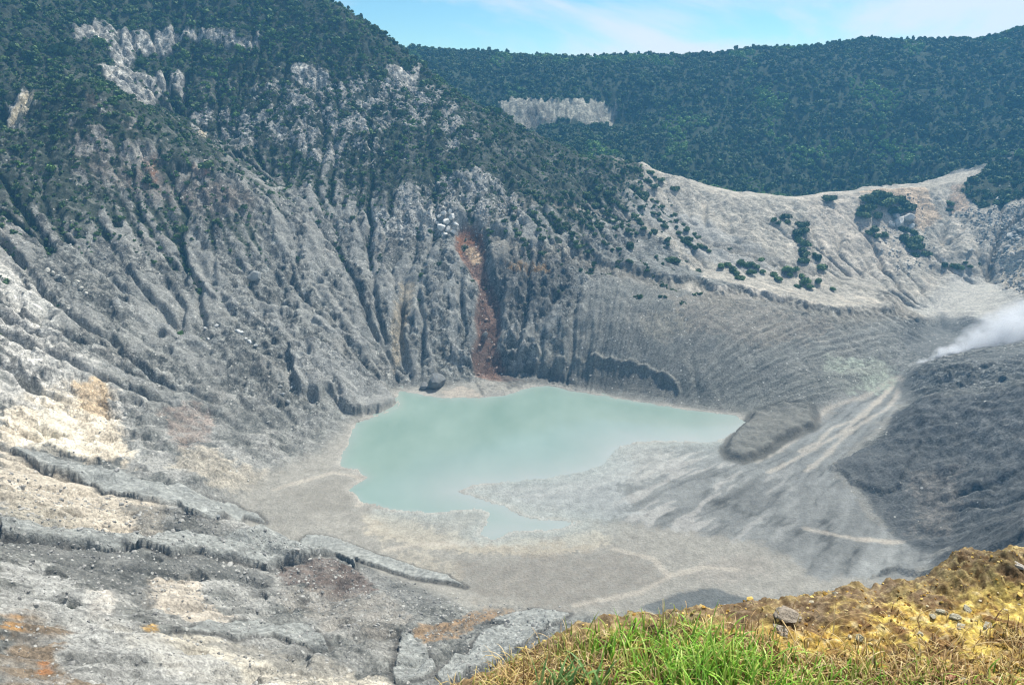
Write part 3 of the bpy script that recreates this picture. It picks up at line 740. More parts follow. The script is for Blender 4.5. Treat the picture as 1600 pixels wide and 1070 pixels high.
rub = np.maximum(inzone([(300, 170), (420, 140), (560, 120), (680, 140), (720, 170), (700, 200), (600, 200), (520, 230), (420, 220), (310, 210)]), inzone([(560, 350), (620, 300), (700, 280), (780, 290), (840, 320), (800, 345), (720, 350), (640, 370)]))
rub = np.maximum(rub, inzone([(480, 236), (580, 226), (600, 250), (500, 256)]))
rub = np.maximum(rub, inzone([(690, 190), (735, 175), (745, 215), (700, 235)], 4, 4))
veg *= 1 - 0.85 * rub * sstep(-0.12, 0.14, c2 + 0.35 * c3)
shb = inzone([(110, 200), (200, 190), (300, 260), (400, 310), (390, 340), (300, 330), (220, 300), (120, 260)])
veg *= 1 - 0.5 * shb * sstep(-0.2, 0.15, c2)
veg *= 1 - 0.97 * m_cliff * sstep(-0.38, -0.18, c2 + 0.5 * c3)
hill = sstep(18, 34, behind) * np.where(X > 180, 1, sstep(20, 60, behind))
hillveg = hill * (1 - (far_cliff if far_cliff is not None else 0)) * (1 - inzone([(1450, 282), (1490, 264), (1535, 262), (1530, 278)], 2, 2))
righthill = inzone([(1500, 300), (1540, 262), (1610, 235), (1720, 200), (1720, 300), (1610, 310), (1540, 325)], 4, 4)
hillveg = np.maximum(hillveg, righthill)
thin = sstep(-0.05, 0.22, c2 + 0.6 * c3) * (1 - 0.6 * sstep(190, 250, Z))
veg *= 1 - 0.46 * thin
paint(onwall * thin * sstep(0.05, 0.3, veg) * 0.5, C(0.27, 0.27, 0.25))
veg = np.clip(veg, 0, 1); hillveg = np.clip(hillveg, 0, 1)
paint(rub * sstep(-0.1, 0.3, c3 + 0.5 * c2) * 0.55, C(0.36, 0.36, 0.34))
cliffcol = fbm(X / 2.4, Z / 14, 4, 91, 0.65)
paint(m_cliff * 0.9, C(0.32, 0.32, 0.30))
paint(m_cliff * sstep(0.02, 0.4, cliffcol + 0.4 * c2), C(0.50, 0.48, 0.42))
paint(m_cliff * sstep(0.05, 0.35, -cliffcol) * 0.8, C(0.12, 0.125, 0.12))
if far_cliff is not None:
    paint(far_cliff * 0.75, C(0.30, 0.29, 0.235))
    paint(far_cliff * sstep(0.0, 0.3, c1 + c2) * 0.7, C(0.12, 0.115, 0.10))
paint(zone([(46, 140), (54, 150), (46, 190), (28, 194), (12, 192), (30, 160)], 2, 2, 0.4) * 0.8, C(0.48, 0.42, 0.29))
m_cliff = m_cliff * sstep(-0.42, -0.22, c2 + 0.5 * c3)
paint(sstep(0.25, 0.7, veg) * (1 - m_cliff) * 0.85, C(0.020, 0.032, 0.018))
paint(hillveg * 0.9, C(0.020, 0.036, 0.016))
hillbrown = hill * sstep(60, 150, behind) * sstep(120, 0, X) * sstep(0.0, 0.3, c1 + 0.3)
rocky = np.clip(wl_ * bare * calm * (1 - 0.8 * veg) * (1 - hill) * nearcalm + m_cliff, 0, 1)
stones = np.clip(rough * (0.25 + 0.75 * rub) * (1 - veg) * (1 - hill), 0, 1)
stones *= 1 - 0.85 * dkm
stones = np.maximum(stones, zone([(1540, 330), (1610, 320), (1610, 470), (1570, 440)], 6, 6))
ALB = np.clip(ALB, 0.02, 0.75)

# ------------------------------------------------------------------ materials
def new_mat(name, rough=0.9, spec=0.2):
    m = bpy.data.materials.new(name); m.use_nodes = True
    b = m.node_tree.nodes['Principled BSDF']
    b.inputs['Roughness'].default_value = rough
    b.inputs['Specular IOR Level'].default_value = spec
    return m, m.node_tree.nodes, m.node_tree.links, b


def noise_node(N, L, vec, scale, detail=4, rough=0.55):
    n = N.new('ShaderNodeTexNoise'); n.inputs['Scale'].default_value = scale
    n.inputs['Detail'].default_value = detail; n.inputs['Roughness'].default_value = rough
    L.new(vec, n.inputs['Vector'])
    return n


def ramp(N, L, val, a, b, c=0.0, d=1.0):
    r = N.new('ShaderNodeMapRange'); r.inputs['From Min'].default_value = a; r.inputs['From Max'].default_value = b
    r.inputs['To Min'].default_value = c; r.inputs['To Max'].default_value = d
    L.new(val, r.inputs['Value'])
    return r.outputs[0]


def mixc(N, L, fac, a, b, mode='MIX'):
    m = N.new('ShaderNodeMix'); m.data_type = 'RGBA'; m.blend_type = mode
    for s, v in (('Factor', fac), ('A', a), ('B', b)):
        if isinstance(v, (int, float)): m.inputs[s].default_value = v
        elif isinstance(v, tuple): m.inputs[s].default_value = v
        else: L.new(v, m.inputs[s])
    return m.outputs['Result']


def ground_material():
    m, N, L, b = new_mat('volcanic_ground', 0.95, 0.12)
    at = N.new('ShaderNodeAttribute'); at.attribute_name = 'albedo'
    st = N.new('ShaderNodeAttribute'); st.attribute_name = 'stones'
    tc = N.new('ShaderNodeTexCoord'); v = tc.outputs['Object']
    n1 = noise_node(N, L, v, 0.9, 6, 0.65); n2 = noise_node(N, L, v, 0.16, 5, 0.6); n3 = noise_node(N, L, v, 3.2, 4, 0.7)
    k = N.new('ShaderNodeMath'); k.operation = 'MULTIPLY'
    gr = N.new('ShaderNodeAttribute'); gr.attribute_name = 'grain'
    def grained(val, a, b_, lo, hi):
        q = N.new('ShaderNodeMix'); q.data_type = 'FLOAT'
        L.new(gr.outputs['Fac'], q.inputs['Factor']); q.inputs['A'].default_value = 1.0; L.new(ramp(N, L, val, a, b_, lo, hi), q.inputs['B'])
        return q.outputs['Result']
    L.new(grained(n1.outputs['Fac'], 0.28, 0.72, 0.45, 1.5), k.inputs[0]); L.new(grained(n3.outputs['Fac'], 0.3, 0.7, 0.65, 1.35), k.inputs[1])
    k2 = N.new('ShaderNodeMath'); k2.operation = 'MULTIPLY'
    L.new(k.outputs[0], k2.inputs[0]); L.new(ramp(N, L, n2.outputs['Fac'], 0.25, 0.75, 0.85, 1.15), k2.inputs[1])
    base = mixc(N, L, 1.0, at.outputs['Color'], k2.outputs[0], 'MULTIPLY')
    rk = N.new('ShaderNodeAttribute'); rk.attribute_name = 'rocky'
    wv = N.new('ShaderNodeVectorMath'); wv.operation = 'MULTIPLY_ADD'
    nw = noise_node(N, L, v, 0.35, 3, 0.6)
    L.new(nw.outputs['Color'], wv.inputs[0]); wv.inputs[1].default_value = (3.0, 3.0, 3.0); L.new(v, wv.inputs[2])
    hts = []
    for scl, wid, dark, seed in ((0.17, 0.06, 0.55, 0), (0.5, 0.09, 0.65, 1)):
        ve = N.new('ShaderNodeTexVoronoi'); ve.feature = 'DISTANCE_TO_EDGE'; ve.inputs['Scale'].default_value = scl; L.new(wv.outputs[0], ve.inputs['Vector'])
        vc = N.new('ShaderNodeTexVoronoi'); vc.inputs['Scale'].default_value = scl; L.new(wv.outputs[0], vc.inputs['Vector'])
        sc = N.new('ShaderNodeSeparateColor'); L.new(vc.outputs['Color'], sc.inputs[0])
        f = N.new('ShaderNodeMath'); f.operation = 'MULTIPLY'
        L.new(ramp(N, L, ve.outputs['Distance'], 0.0, wid, dark, 1.0), f.inputs[0]); L.new(ramp(N, L, sc.outputs[0], 0, 1, 0.74, 1.3), f.inputs[1])
        q = N.new('ShaderNodeMix'); q.data_type = 'FLOAT'; L.new(rk.outputs['Fac'], q.inputs['Factor']); q.inputs['A'].default_value = 1.0; L.new(f.outputs[0], q.inputs['B'])
        base = mixc(N, L, 1.0, base, q.outputs['Result'], 'MULTIPLY')
        hm = N.new('ShaderNodeMath'); hm.operation = 'MULTIPLY'; L.new(sc.outputs[1], hm.inputs[0]); L.new(rk.outputs['Fac'], hm.inputs[1])
        hts.append(hm.outputs[0])
    vo = N.new('ShaderNodeTexVoronoi'); vo.inputs['Scale'].default_value = 0.42; L.new(v, vo.inputs['Vector'])
    sz = N.new('ShaderNodeSeparateColor'); L.new(vo.outputs['Color'], sz.inputs[0])
    thr = N.new('ShaderNodeMath'); thr.operation = 'MULTIPLY'; L.new(sz.outputs[0], thr.inputs[0]); thr.inputs[1].default_value = 0.30
    lt = N.new('ShaderNodeMath'); lt.operation = 'LESS_THAN'; L.new(vo.outputs['Distance'], lt.inputs[0]); L.new(thr.outputs[0], lt.inputs[1])
    pick = N.new('ShaderNodeMath'); pick.operation = 'LESS_THAN'; L.new(sz.outputs[1], pick.inputs[0]); L.new(st.outputs['Fac'], pick.inputs[1])
    mk = N.new('ShaderNodeMath'); mk.operation = 'MULTIPLY'; L.new(lt.outputs[0], mk.inputs[0]); L.new(pick.outputs[0], mk.inputs[1])
    mk2 = N.new('ShaderNodeMath'); mk2.operation = 'MULTIPLY'; L.new(mk.outputs[0], mk2.inputs[0]); mk2.inputs[1].default_value = 0.7
    base = mixc(N, L, mk2.outputs[0], base, (0.52, 0.52, 0.49, 1))
    L.new(base, b.inputs['Base Color'])
    bp = N.new('ShaderNodeBump'); bp.inputs['Distance'].default_value = 1.0; bp.inputs['Strength'].default_value = 0.8
    L.new(n1.outputs['Fac'], bp.inputs['Height'])
    bp2 = N.new('ShaderNodeBump'); bp2.inputs['Distance'].default_value = 0.35; bp2.inputs['Strength'].default_value = 0.5
    L.new(n3.outputs['Fac'], bp2.inputs['Height']); L.new(bp.outputs[0], bp2.inputs['Normal'])
    bp3 = N.new('ShaderNodeBump'); bp3.inputs['Distance'].default_value = 1.2; bp3.inputs['Strength'].default_value = 0.6
    L.new(hts[0], bp3.inputs['Height']); L.new(bp2.outputs[0], bp3.inputs['Normal'])
    bp4 = N.new('ShaderNodeBump'); bp4.inputs['Distance'].default_value = 0.5; bp4.inputs['Strength'].default_value = 0.6
    L.new(hts[1], bp4.inputs['Height']); L.new(bp3.outputs[0], bp4.inputs['Normal'])
    L.new(bp4.outputs[0], b.inputs['Normal'])
    return m


M_GROUND = ground_material()


def mesh_from(name, co, quads, mat, smooth=True):
    me = bpy.data.meshes.new(name)
    me.vertices.add(len(co)); me.vertices.foreach_set('co', np.ascontiguousarray(co, np.float32).ravel())
    k = quads.shape[1]
    me.loops.add(quads.size); me.loops.foreach_set('vertex_index', np.ascontiguousarray(quads, np.int32).ravel())
    me.polygons.add(len(quads)); me.polygons.foreach_set('loop_start', np.arange(0, quads.size, k, dtype=np.int32))
    if smooth:
        me.polygons.foreach_set('use_smooth', np.ones(len(quads), bool))
    me.update(calc_edges=True)
    if mat: me.materials.append(mat)
    return me


def link(name, me, parent=None):
    o = bpy.data.objects.new(name, me); COL.objects.link(o)
    if parent: o.parent = parent
    return o


def color_attr(me, name, rgb):
    a = me.color_attributes.new(name, 'FLOAT_COLOR', 'POINT')
    a.data.foreach_set('color', np.concatenate([rgb, np.ones((len(rgb), 1), np.float32)], 1).astype(np.float32).ravel())


def float_attr(me, name, v):
    a = me.attributes.new(name, 'FLOAT', 'POINT')
    a.data.foreach_set('value', np.ascontiguousarray(v, np.float32))


def tag(o, label=None, cat=None, group=None, kind=None):
    for k, v in (('label', label), ('category', cat), ('group', group), ('kind', kind)):
        if v: o[k] = v
    return o


# ------------------------------------------------------------------ the ground, cut into its parts
grain_ = np.clip(1 - 0.72 * flat - 0.3 * m_terr - 0.2 * np.clip(fan, 0, 1), 0.05, 1)
nr, nc = Z.shape
CO = np.stack([X, Y, Z], -1).reshape(-1, 3).astype(np.float32)
IDX = np.arange(nr * nc, dtype=np.int32).reshape(nr, nc)
QUADS = np.stack([IDX[:-1, :-1], IDX[:-1, 1:], IDX[1:, 1:], IDX[1:, :-1]], -1).reshape(-1, 4)
reg = np.zeros(Z.shape, np.int8)                        # 0 mountainside
reg[(X > -60) & (Y < 560) & (fl < 0)] = 2               # slopes on the right and under the view point
reg[behind > 20] = 1
reg[(sdist(plan(RIMP, Z), 5) > 0) & (behind <= 20)] = 3
moundp = plan([(850, 610), (862, 560), (900, 480), (900, 420), (1010, 440), (1160, 468), (1300, 500), (1410, 500), (1400, 570), (1330, 610), (1250, 645), (1100, 640), (960, 615)], Z)
reg[(sdist(moundp, 5) > 0) & (reg != 3)] = 4
reg[(fl > 0) & (reg != 1)] = 5
reg[(X > 90) & (Y < 540) & (reg == 0)] = 2
reg[(X > 20) & (reg == 0) & (Y > 560) & (behind < 20) & (sdist(plan(VEGP[2:14], Z), 5) < -500)] = 0
rq = reg[:-1, :-1].reshape(-1)
for rid, name, label, cat in [(0, 'mountainside', 'grey gullied crater wall with green bushes and pale cliff bands', 'crater wall'),
                              (1, 'hill', 'dark green forested hill behind the crater rim', 'hill'),
                              (2, 'ash_slope', 'dark grey ash slope and mounds at the right of the crater', 'slope'),
                              (3, 'crater_rim', 'pale bare crater rim with rills running down to the vent', 'crater rim'),
                              (4, 'ash_mound', 'grey ash mound with a fluted scarp on the far lake shore', 'mound'),
                              (5, 'crater_floor', 'flat mud floor of the crater round the lake', 'crater floor')]:
    q = QUADS[rq == rid]
    used, inv = np.unique(q, return_inverse=True)
    me = mesh_from(name, CO[used], inv.reshape(-1, 4), M_GROUND)
    color_attr(me, 'albedo', ALB.reshape(-1, 3)[used])
    float_attr(me, 'stones', stones.ravel()[used])
    float_attr(me, 'rocky', rocky.ravel()[used])
    float_attr(me, 'grain', grain_.ravel()[used])
    tag(link(name, me), label, cat, kind='structure')

# ------------------------------------------------------------------ lake
lk = (lake_d > -9) & (fl > -25)
lq = QUADS[(lk[:-1, :-1] & lk[1:, 1:]).reshape(-1)]
used, inv = np.unique(lq, return_inverse=True)
lco = CO[used].copy(); lco[:, 2] = 0.0
me = mesh_from('lake', lco, inv.reshape(-1, 4), None)
mud = np.array([floor_pt(a, b) for a, b in [(1180, 655), (1120, 690), (1050, 688), (990, 690), (958, 702), (945, 724), (905, 738), (860, 745), (800, 752), (738, 757), (715, 768), (745, 778), (790, 792), (830, 812), (900, 816), (870, 826), (805, 828), (755, 835)]])
dm = -sdist(mud, 120, closed=False, XX=lco[:, 0], YY=lco[:, 1])
dm = np.minimum(dm, 200)
silt = np.exp(-(dm + 5 * c2.ravel()[used]) / 24.0)
silt2 = 0.5 * np.exp(-np.clip(lake_d.ravel()[used], 0, 90) / 4.0) + 0.32 * sstep(330, 300, lco[:, 1]) + 0.14 * c1.ravel()[used]
float_attr(me, 'silt', np.clip(np.maximum(silt, silt2), 0, 1))
m, N, L, b = new_mat('lake_water', 0.10, 0.5)
at = N.new('ShaderNodeAttribute'); at.attribute_name = 'silt'
tcn = N.new('ShaderNodeTexCoord')
mpn = N.new('ShaderNodeMapping'); mpn.inputs['Scale'].default_value = (1.6, 0.9, 1); L.new(tcn.outputs['Object'], mpn.inputs['Vector'])
nA = noise_node(N, L, mpn.outputs[0], 0.022, 5, 0.55)
turq = mixc(N, L, ramp(N, L, nA.outputs['Fac'], 0.3, 0.7), (0.175, 0.26, 0.222, 1), (0.23, 0.315, 0.275, 1))
L.new(mixc(N, L, at.outputs['Fac'], turq, (0.30, 0.33, 0.312, 1)), b.inputs['Base Color'])
nB = noise_node(N, L, tcn.outputs['Object'], 1.1, 3)
bp = N.new('ShaderNodeBump'); bp.inputs['Distance'].default_value = 0.05; bp.inputs['Strength'].default_value = 0.15
L.new(nB.outputs['Fac'], bp.inputs['Height']); L.new(bp.outputs[0], b.inputs['Normal'])
me.materials.append(m)
tag(link('lake', me), 'milky turquoise crater lake fading to pale silt on the near side', 'lake', kind='structure')

# ------------------------------------------------------------------ leaves, bushes, trees
def leaf_material(name, c_dark, c_light, c_fresh=(0.13, 0.25, 0.05, 1)):
    m, N, L, b = new_mat(name, 0.7, 0.25)
    oi = N.new('ShaderNodeObjectInfo')
    tn = N.new('ShaderNodeAttribute'); tn.attribute_type = 'INSTANCER'; tn.attribute_name = 'tone'
    tcn = N.new('ShaderNodeTexCoord')
    n = noise_node(N, L, tcn.outputs['Object'], 1.6, 2)
    ad = N.new('ShaderNodeMath'); ad.operation = 'MULTIPLY_ADD'
    L.new(oi.outputs['Random'], ad.inputs[0]); ad.inputs[1].default_value = 0.75
    L.new(ramp(N, L, n.outputs['Fac'], 0.3, 0.7, -0.12, 0.35), ad.inputs[2])
    leaf = mixc(N, L, ad.outputs[0], c_dark, c_light)
    L.new(mixc(N, L, tn.outputs['Fac'], leaf, c_fresh), b.inputs['Base Color'])
    return m


M_BUSH = leaf_material('bush_leaves', (0.034, 0.070, 0.030, 1), (0.115, 0.18, 0.06, 1))
M_FOREST = leaf_material('forest_leaves', (0.022, 0.052, 0.024, 1), (0.095, 0.15, 0.05, 1))
M_SHRUB = leaf_material('shrub_leaves', (0.055, 0.105, 0.035, 1), (0.14, 0.23, 0.065, 1))
M_BARK, N, L, b = new_mat('bark', 0.9, 0.1)
tcn = N.new('ShaderNodeTexCoord'); nn = noise_node(N, L, tcn.outputs['Object'], 6, 4)
L.new(mixc(N, L, nn.outputs['Fac'], (0.05, 0.04, 0.03, 1), (0.16, 0.13, 0.10, 1)), b.inputs['Base Color'])


def clump(name, seed, leaves, lobes, leafsize, mat, flat=0.8, core=True):
    """a crown of many small leaf sprays spread over several uneven lobes; unit radius, base at z = 0"""
    r = np.random.default_rng(seed)
    vs, fs = [], []
    cs = []
    for i in range(lobes):
        a = r.uniform(0, 2 * np.pi); d = r.uniform(0.1, 0.62) * (i > 0)
        cs.append((d * np.cos(a), d * np.sin(a), r.uniform(0.42, 0.95) * flat, r.uniform(0.34, 0.58)))
    for i in range(leaves):
        cx, cy, cz, cr_ = cs[r.integers(lobes)]
        v = r.normal(size=3); v /= np.linalg.norm(v)
        if v[2] < -0.5: v[2] *= -1
        p = np.array([cx, cy, cz * 0.85]) + v * cr_ * r.uniform(0.72, 1.06) * np.array([1, 1, 0.85])
        t = np.cross(v, r.normal(size=3)); t /= np.linalg.norm(t)
        n = v + 0.7 * r.normal(size=3); n /= np.linalg.norm(n)
        t = np.cross(n, t); t /= np.linalg.norm(t)
        bt = np.cross(n, t)
        s = leafsize * r.uniform(0.6, 1.35)
        k = len(vs)
        vs += [p - t * s * .5 - bt * s * .35, p + t * s * .6 - bt * s * .25, p + t * s * .35 + bt * s * .55 + n * s * .2, p - t * s * .55 + bt * s * .4 - n * s * .1]
        fs.append((k, k + 1, k + 2, k + 3))
    if core:                                            # the dense inner twigs
        for cx, cy, cz, cr_ in cs:
            k = len(vs)
            rr = cr_ * 0.74
            for a in range(6):
                vs.append((cx + rr * math.cos(a * 1.047), cy + rr * math.sin(a * 1.047), cz * 0.85))
            vs.append((cx, cy, cz * 0.85 + rr)); vs.append((cx, cy, max(0.0, cz * 0.85 - rr)))
            for a in range(6):
                fs.append((k + a, k + (a + 1) % 6, k + 6)); fs.append((k + (a + 1) % 6, k + a, k + 7))
    me = bpy.data.meshes.new(name)
    me.from_pydata([tuple(map(float, v)) for v in vs], [], fs)
    me.materials.append(mat)
    return me


def tube(path, radii, sides=6):
    vs, fs = [], []
    P = [np.array(p, float) for p in path]
    for i, p in enumerate(P):
        d = P[min(i + 1, len(P) - 1)] - P[max(i - 1, 0)]; d /= np.linalg.norm(d) + 1e-9
        u = np.cross(d, [0.3, 0.9, 0.2]); u /= np.linalg.norm(u) + 1e-9; w = np.cross(d, u)
        for a in range(sides):
            t = 2 * math.pi * a / sides
            vs.append(tuple(p + radii[i] * (math.cos(t) * u + math.sin(t) * w)))
    for i in range(len(P) - 1):
        for a in range(sides):
            b_ = (a + 1) % sides
            fs.append((i * sides + a, i * sides + b_, (i + 1) * sides + b_, (i + 1) * sides + a))
    fs.append(tuple(range(sides))[::-1]); fs.append(tuple((len(P) - 1) * sides + a for a in range(sides)))
    return vs, fs


def pydata(name, parts, mat):
    vs, fs = [], []
    for v, f in parts:
        k = len(vs); vs += v; fs += [tuple(i + k for i in q) for q in f]
    me = bpy.data.meshes.new(name); me.from_pydata(vs, [], fs); me.materials.append(mat)
    for p in me.polygons: p.use_smooth = True
    return me


def trunk_mesh(seed, h):
    r = random.Random(seed)
    parts = [tube([(0, 0, -0.35), (r.uniform(-.03, .03), 0, 0.15 * h), (r.uniform(-.06, .06), r.uniform(-.06, .06), 0.75 * h)], [0.075, 0.055, 0.02])]
    for i in range(4):
        a = r.uniform(0, 6.28)
        parts.append(tube([(0, 0, 0.2 * h + 0.08 * i), (0.28 * math.cos(a), 0.28 * math.sin(a), 0.48 * h + 0.06 * i), (0.5 * math.cos(a), 0.5 * math.sin(a), 0.66 * h)], [0.04, 0.025, 0.008], 5))
    return pydata('trunk', parts, M_BARK)


def scatter(weight, n, seed):
    r = np.random.default_rng(seed)
    w = (weight * RR[:, None] * np.gradient(RR)[:, None]).ravel().astype(np.float64)
    c = np.cumsum(w); c /= c[-1]
    k = np.searchsorted(c, r.random(n))
    j, i = np.unravel_index(np.minimum(k, w.size - 1), weight.shape)
    rr = RR[j] + (r.random(n) - .5) * np.gradient(RR)[j]; aa = AZ[i] + (r.random(n) - .5) * (AZ[1] - AZ[0])
    x = rr * np.sin(aa); y = rr * np.cos(aa)
    return x, y, j, i


def instancer(name, pos, size, variants, seed, tone=None):
    r = np.random.default_rng(seed)
    me = bpy.data.meshes.new(name)
    me.vertices.add(len(pos)); me.vertices.foreach_set('co', np.ascontiguousarray(pos, np.float32).ravel())
    s3 = np.stack([size * r.uniform(.85, 1.2, len(size)), size * r.uniform(.85, 1.2, len(size)), size * r.uniform(.75, 1.25, len(size))], 1).astype(np.float32)
    a = me.attributes.new('size', 'FLOAT_VECTOR', 'POINT'); a.data.foreach_set('vector', s3.ravel())
    rot = np.stack([r.normal(0, .12, len(size)), r.normal(0, .12, len(size)), r.uniform(0, 6.28, len(size))], 1).astype(np.float32)
    a = me.attributes.new('turn', 'FLOAT_VECTOR', 'POINT'); a.data.foreach_set('vector', rot.ravel())
    a = me.attributes.new('pick', 'INT', 'POINT'); a.data.foreach_set('value', r.integers(0, len(variants), len(size)).astype(np.int32))
    float_attr(me, 'tone', np.zeros(len(pos)) if tone is None else tone)
    o = link(name, me)
    g = bpy.data.node_groups.new(name, 'GeometryNodeTree')
    g.interface.new_socket('Geometry', in_out='INPUT', socket_type='NodeSocketGeometry')
    g.interface.new_socket('Geometry', in_out='OUTPUT', socket_type='NodeSocketGeometry')
    N, L = g.nodes, g.links
    gi_, go = N.new('NodeGroupInput'), N.new('NodeGroupOutput')
    ip = N.new('GeometryNodeInstanceOnPoints'); jn = N.new('GeometryNodeJoinGeometry')
    for v in reversed(variants):
        oi = N.new('GeometryNodeObjectInfo'); oi.inputs['Object'].default_value = v; oi.inputs['As Instance'].default_value = True
        L.new(oi.outputs['Geometry'], jn.inputs[0])
    L.new(gi_.outputs[0], ip.inputs['Points']); L.new(jn.outputs[0], ip.inputs['Instance'])
    ip.inputs['Pick Instance'].default_value = True
    for nm, ty, so in (('size', 'FLOAT_VECTOR', 'Scale'), ('turn', 'FLOAT_VECTOR', 'Rotation'), ('pick', 'INT', 'Instance Index')):
        na = N.new('GeometryNodeInputNamedAttribute'); na.data_type = ty; na.inputs['Name'].default_value = nm
        L.new(na.outputs['Attribute'], ip.inputs[so])
    L.new(ip.outputs[0], go.inputs[0])
    md = o.modifiers.new('scatter', 'NODES'); md.node_group = g
    return o


def variants(name, k, *a):
    out = []
    for i in range(k):
        out.append(bpy.data.objects.new(name, clump(name, 100 + i + 10 * len(name), *a)))
    return out


bushes = variants('bush', 4, 110, 4, 0.42, M_BUSH, 0.85)
canopy = variants('canopy', 4, 120, 4, 0.40, M_FOREST, 1.1)
# bushes covering the mountain
w = veg * (1 - 0.9 * m_cliff) * (behind < 30) * (0.35 + 0.65 * sstep(-0.2, 0.15, c2 + 0.5 * c3)) * (np.abs(X) < 700) * (Y > 300)
x, y, j, i = scatter(w, 24000, 11)
sz = rng.lognormal(0.30, 0.48, len(x)) * (0.75 + 0.45 * sstep(120, 240, Z[j, i]))
o = instancer('bushes', np.stack([x, y, ground(x, y) - 0.25 * sz], 1), sz, bushes, 3, np.clip(0.55 * sstep(0.1, 0.5, c1[j, i] + 0.6 * c2[j, i]) + 0.15 * rng.normal(size=len(x)), 0, 0.7))
tag(o, 'dense dark green bushes covering the upper crater wall', 'bushes', kind='stuff')
# sparse low plants on the lower walls, along the gullies
w = np.clip(sstep(55, 100, hv) - veg * 0.7, 0, 1) * onmt * (1 - m_cliff) * sstep(0.30, 0.7, FLOW + 0.25 * c2) * (X < 150) * (1 - 0.7 * shb) * (Y > 330) * (Z > 14)
x, y, j, i = scatter(w, 4200, 12)
sz = rng.lognormal(-0.1, 0.35, len(x))
o = instancer('undergrowth', np.stack([x, y, ground(x, y) - 0.2 * sz], 1), sz, bushes, 4)
tag(o, 'low scrub growing down the gullies of the grey crater wall', 'scrub', kind='stuff')
# forest beyond the rim
w = hillveg * (np.hypot(X, Y) < 1420)
x, y, j, i = scatter(w, 44000, 13)
sz = np.clip(rng.lognormal(0.85, 0.48, len(x)), 0.9, 5.5)
o = instancer('forest', np.stack([x, y, ground(x, y) - 0.3 * sz], 1), sz, canopy, 5, np.clip(1.0 * sstep(0.12, 0.42, fbm(x / 60, y / 95, 3, 301)) + 0.12 * rng.normal(size=len(x)), 0, 0.9))
tag(o, 'dense dark forest covering the hill beyond the rim', 'forest', kind='stuff')

# single shrubs and trees
stem_mesh = [trunk_mesh(k, 1.0) for k in range(3)]
shrub_mesh = [clump('crown', 40 + k, 420, 6, 0.22, M_SHRUB, 0.8) for k in range(4)]
dark_mesh = [clump('crown', 60 + k, 420, 6, 0.22, M_BUSH, 0.85) for k in range(4)]
tree_mesh = [clump('crown', 80 + k, 260, 6, 0.26, M_FOREST, 1.25) for k in range(4)]


def plant(name, x, y, r_, h_, crowns, label, cat, group, lift=0.0):
    z = float(ground(x, y)[0])
    root = link(name, None); root.location = (x, y, z); root.empty_display_size = 0.5
    root.rotation_euler = (0, 0, random.uniform(0, 6.28))
    tag(root, label, cat, group)
    c = link('crown', random.choice(crowns), root); c.scale = (r_ * random.uniform(.85, 1.15), r_ * random.uniform(.85, 1.15), h_); c.location = (0, 0, lift - 0.12 * h_)
    t = link('trunk', random.choice(stem_mesh), root); t.scale = (r_ * 0.8, r_ * 0.8, (h_ + lift) * 0.9)
    return root


ORD = ['first', 'second', 'third', 'fourth', 'fifth', 'sixth', 'seventh', 'eighth', 'ninth', 'tenth', 'eleventh', 'twelfth', 'thirteenth', 'fourteenth']


def ordinals(spots, label, down=False):
    """one label each: counted from the left, or from the top for a column"""
    n = len(spots)
    if n == 1 or n > 14: return [label] * n
    order = sorted(range(n), key=lambda q: spots[q][1 if down else 0])
    out = [None] * n
    for rank, q in enumerate(order):
        out[q] = label + ', ' + (ORD[rank] + (' from the top' if down else ' from the left'))
    return out


def plants(name, spots, crowns, label, cat, group, hk=0.9, down=False):
    labels = ordinals(spots, label, down)
    P = np.array([(a, b) for a, b, c in spots], float)
    xs, ys = hit(P[:, 0], P[:, 1])
    for (a, b, c), x, y, lab in zip(spots, xs, ys, labels):
        r_ = c * math.hypot(x, y) / FOCAL / 0.98
        plant(name, float(x), float(y), r_, r_ * hk, crowns, lab, cat, group)


plants('shrub', [(1127, 418, 9), (1145, 424, 10), (1136, 416, 8), (1170, 417, 10), (1160, 414, 9), (1173, 428, 8), (1190, 408, 7), (1155, 437, 9), (1190, 427, 6), (1183, 419, 7), (1150, 430, 7)], shrub_mesh,
       'bright green shrub in the row above the ash mound edge', 'shrub', 'shrubs in a row above the ash mound edge')
plants('shrub', [(1208, 432, 9), (1218, 438, 7), (1231, 425, 10), (1241, 424, 8), (1252, 434, 8), (1255, 444, 11), (1264, 450, 7), (1278, 442, 8), (1236, 432, 6), (1285, 421, 10), (1301, 453, 5), (1247, 450, 7)], shrub_mesh,
       'yellow green shrub at the foot of the bare slope', 'shrub', 'shrubs at the lower end of the bare slope')
plants('shrub', [(1252, 356, 10), (1246, 369, 11), (1256, 364, 9), (1246, 377, 9), (1257, 384, 10), (1252, 394, 9), (1256, 402, 9), (1259, 411, 10), (1250, 410, 8), (1278, 406, 9), (1272, 400, 6)], dark_mesh,
       'dark green shrub in the column down the rim slope', 'shrub', 'shrubs in a column down the rim slope', 0.9, True)
plants('shrub', [(1348, 331, 12), (1362, 317, 13), (1376, 310, 13), (1388, 311, 10), (1411, 322, 12), (1420, 328, 10), (1397, 334, 12), (1372, 341, 11), (1352, 340, 9), (1360, 328, 12), (1384, 322, 12), (1400, 316, 10), (1342, 338, 8)], dark_mesh,
       'dense dark shrub in the thicket under the crater rim', 'shrub', 'shrubs of the thicket under the rim')
plants('shrub', [(1365, 362, 8), (1411, 361, 7), (1428, 368, 9), (1430, 378, 10), (1423, 382, 10), (1414, 374, 8), (1432, 390, 10), (1420, 388, 8), (1430, 401, 6), (1448, 400, 7), (1369, 372, 7), (1358, 366, 6), (1380, 370, 7)], dark_mesh,
       'dark shrub among pale rocks below the rim thicket', 'shrub', 'shrubs among the pale rocks below the thicket')
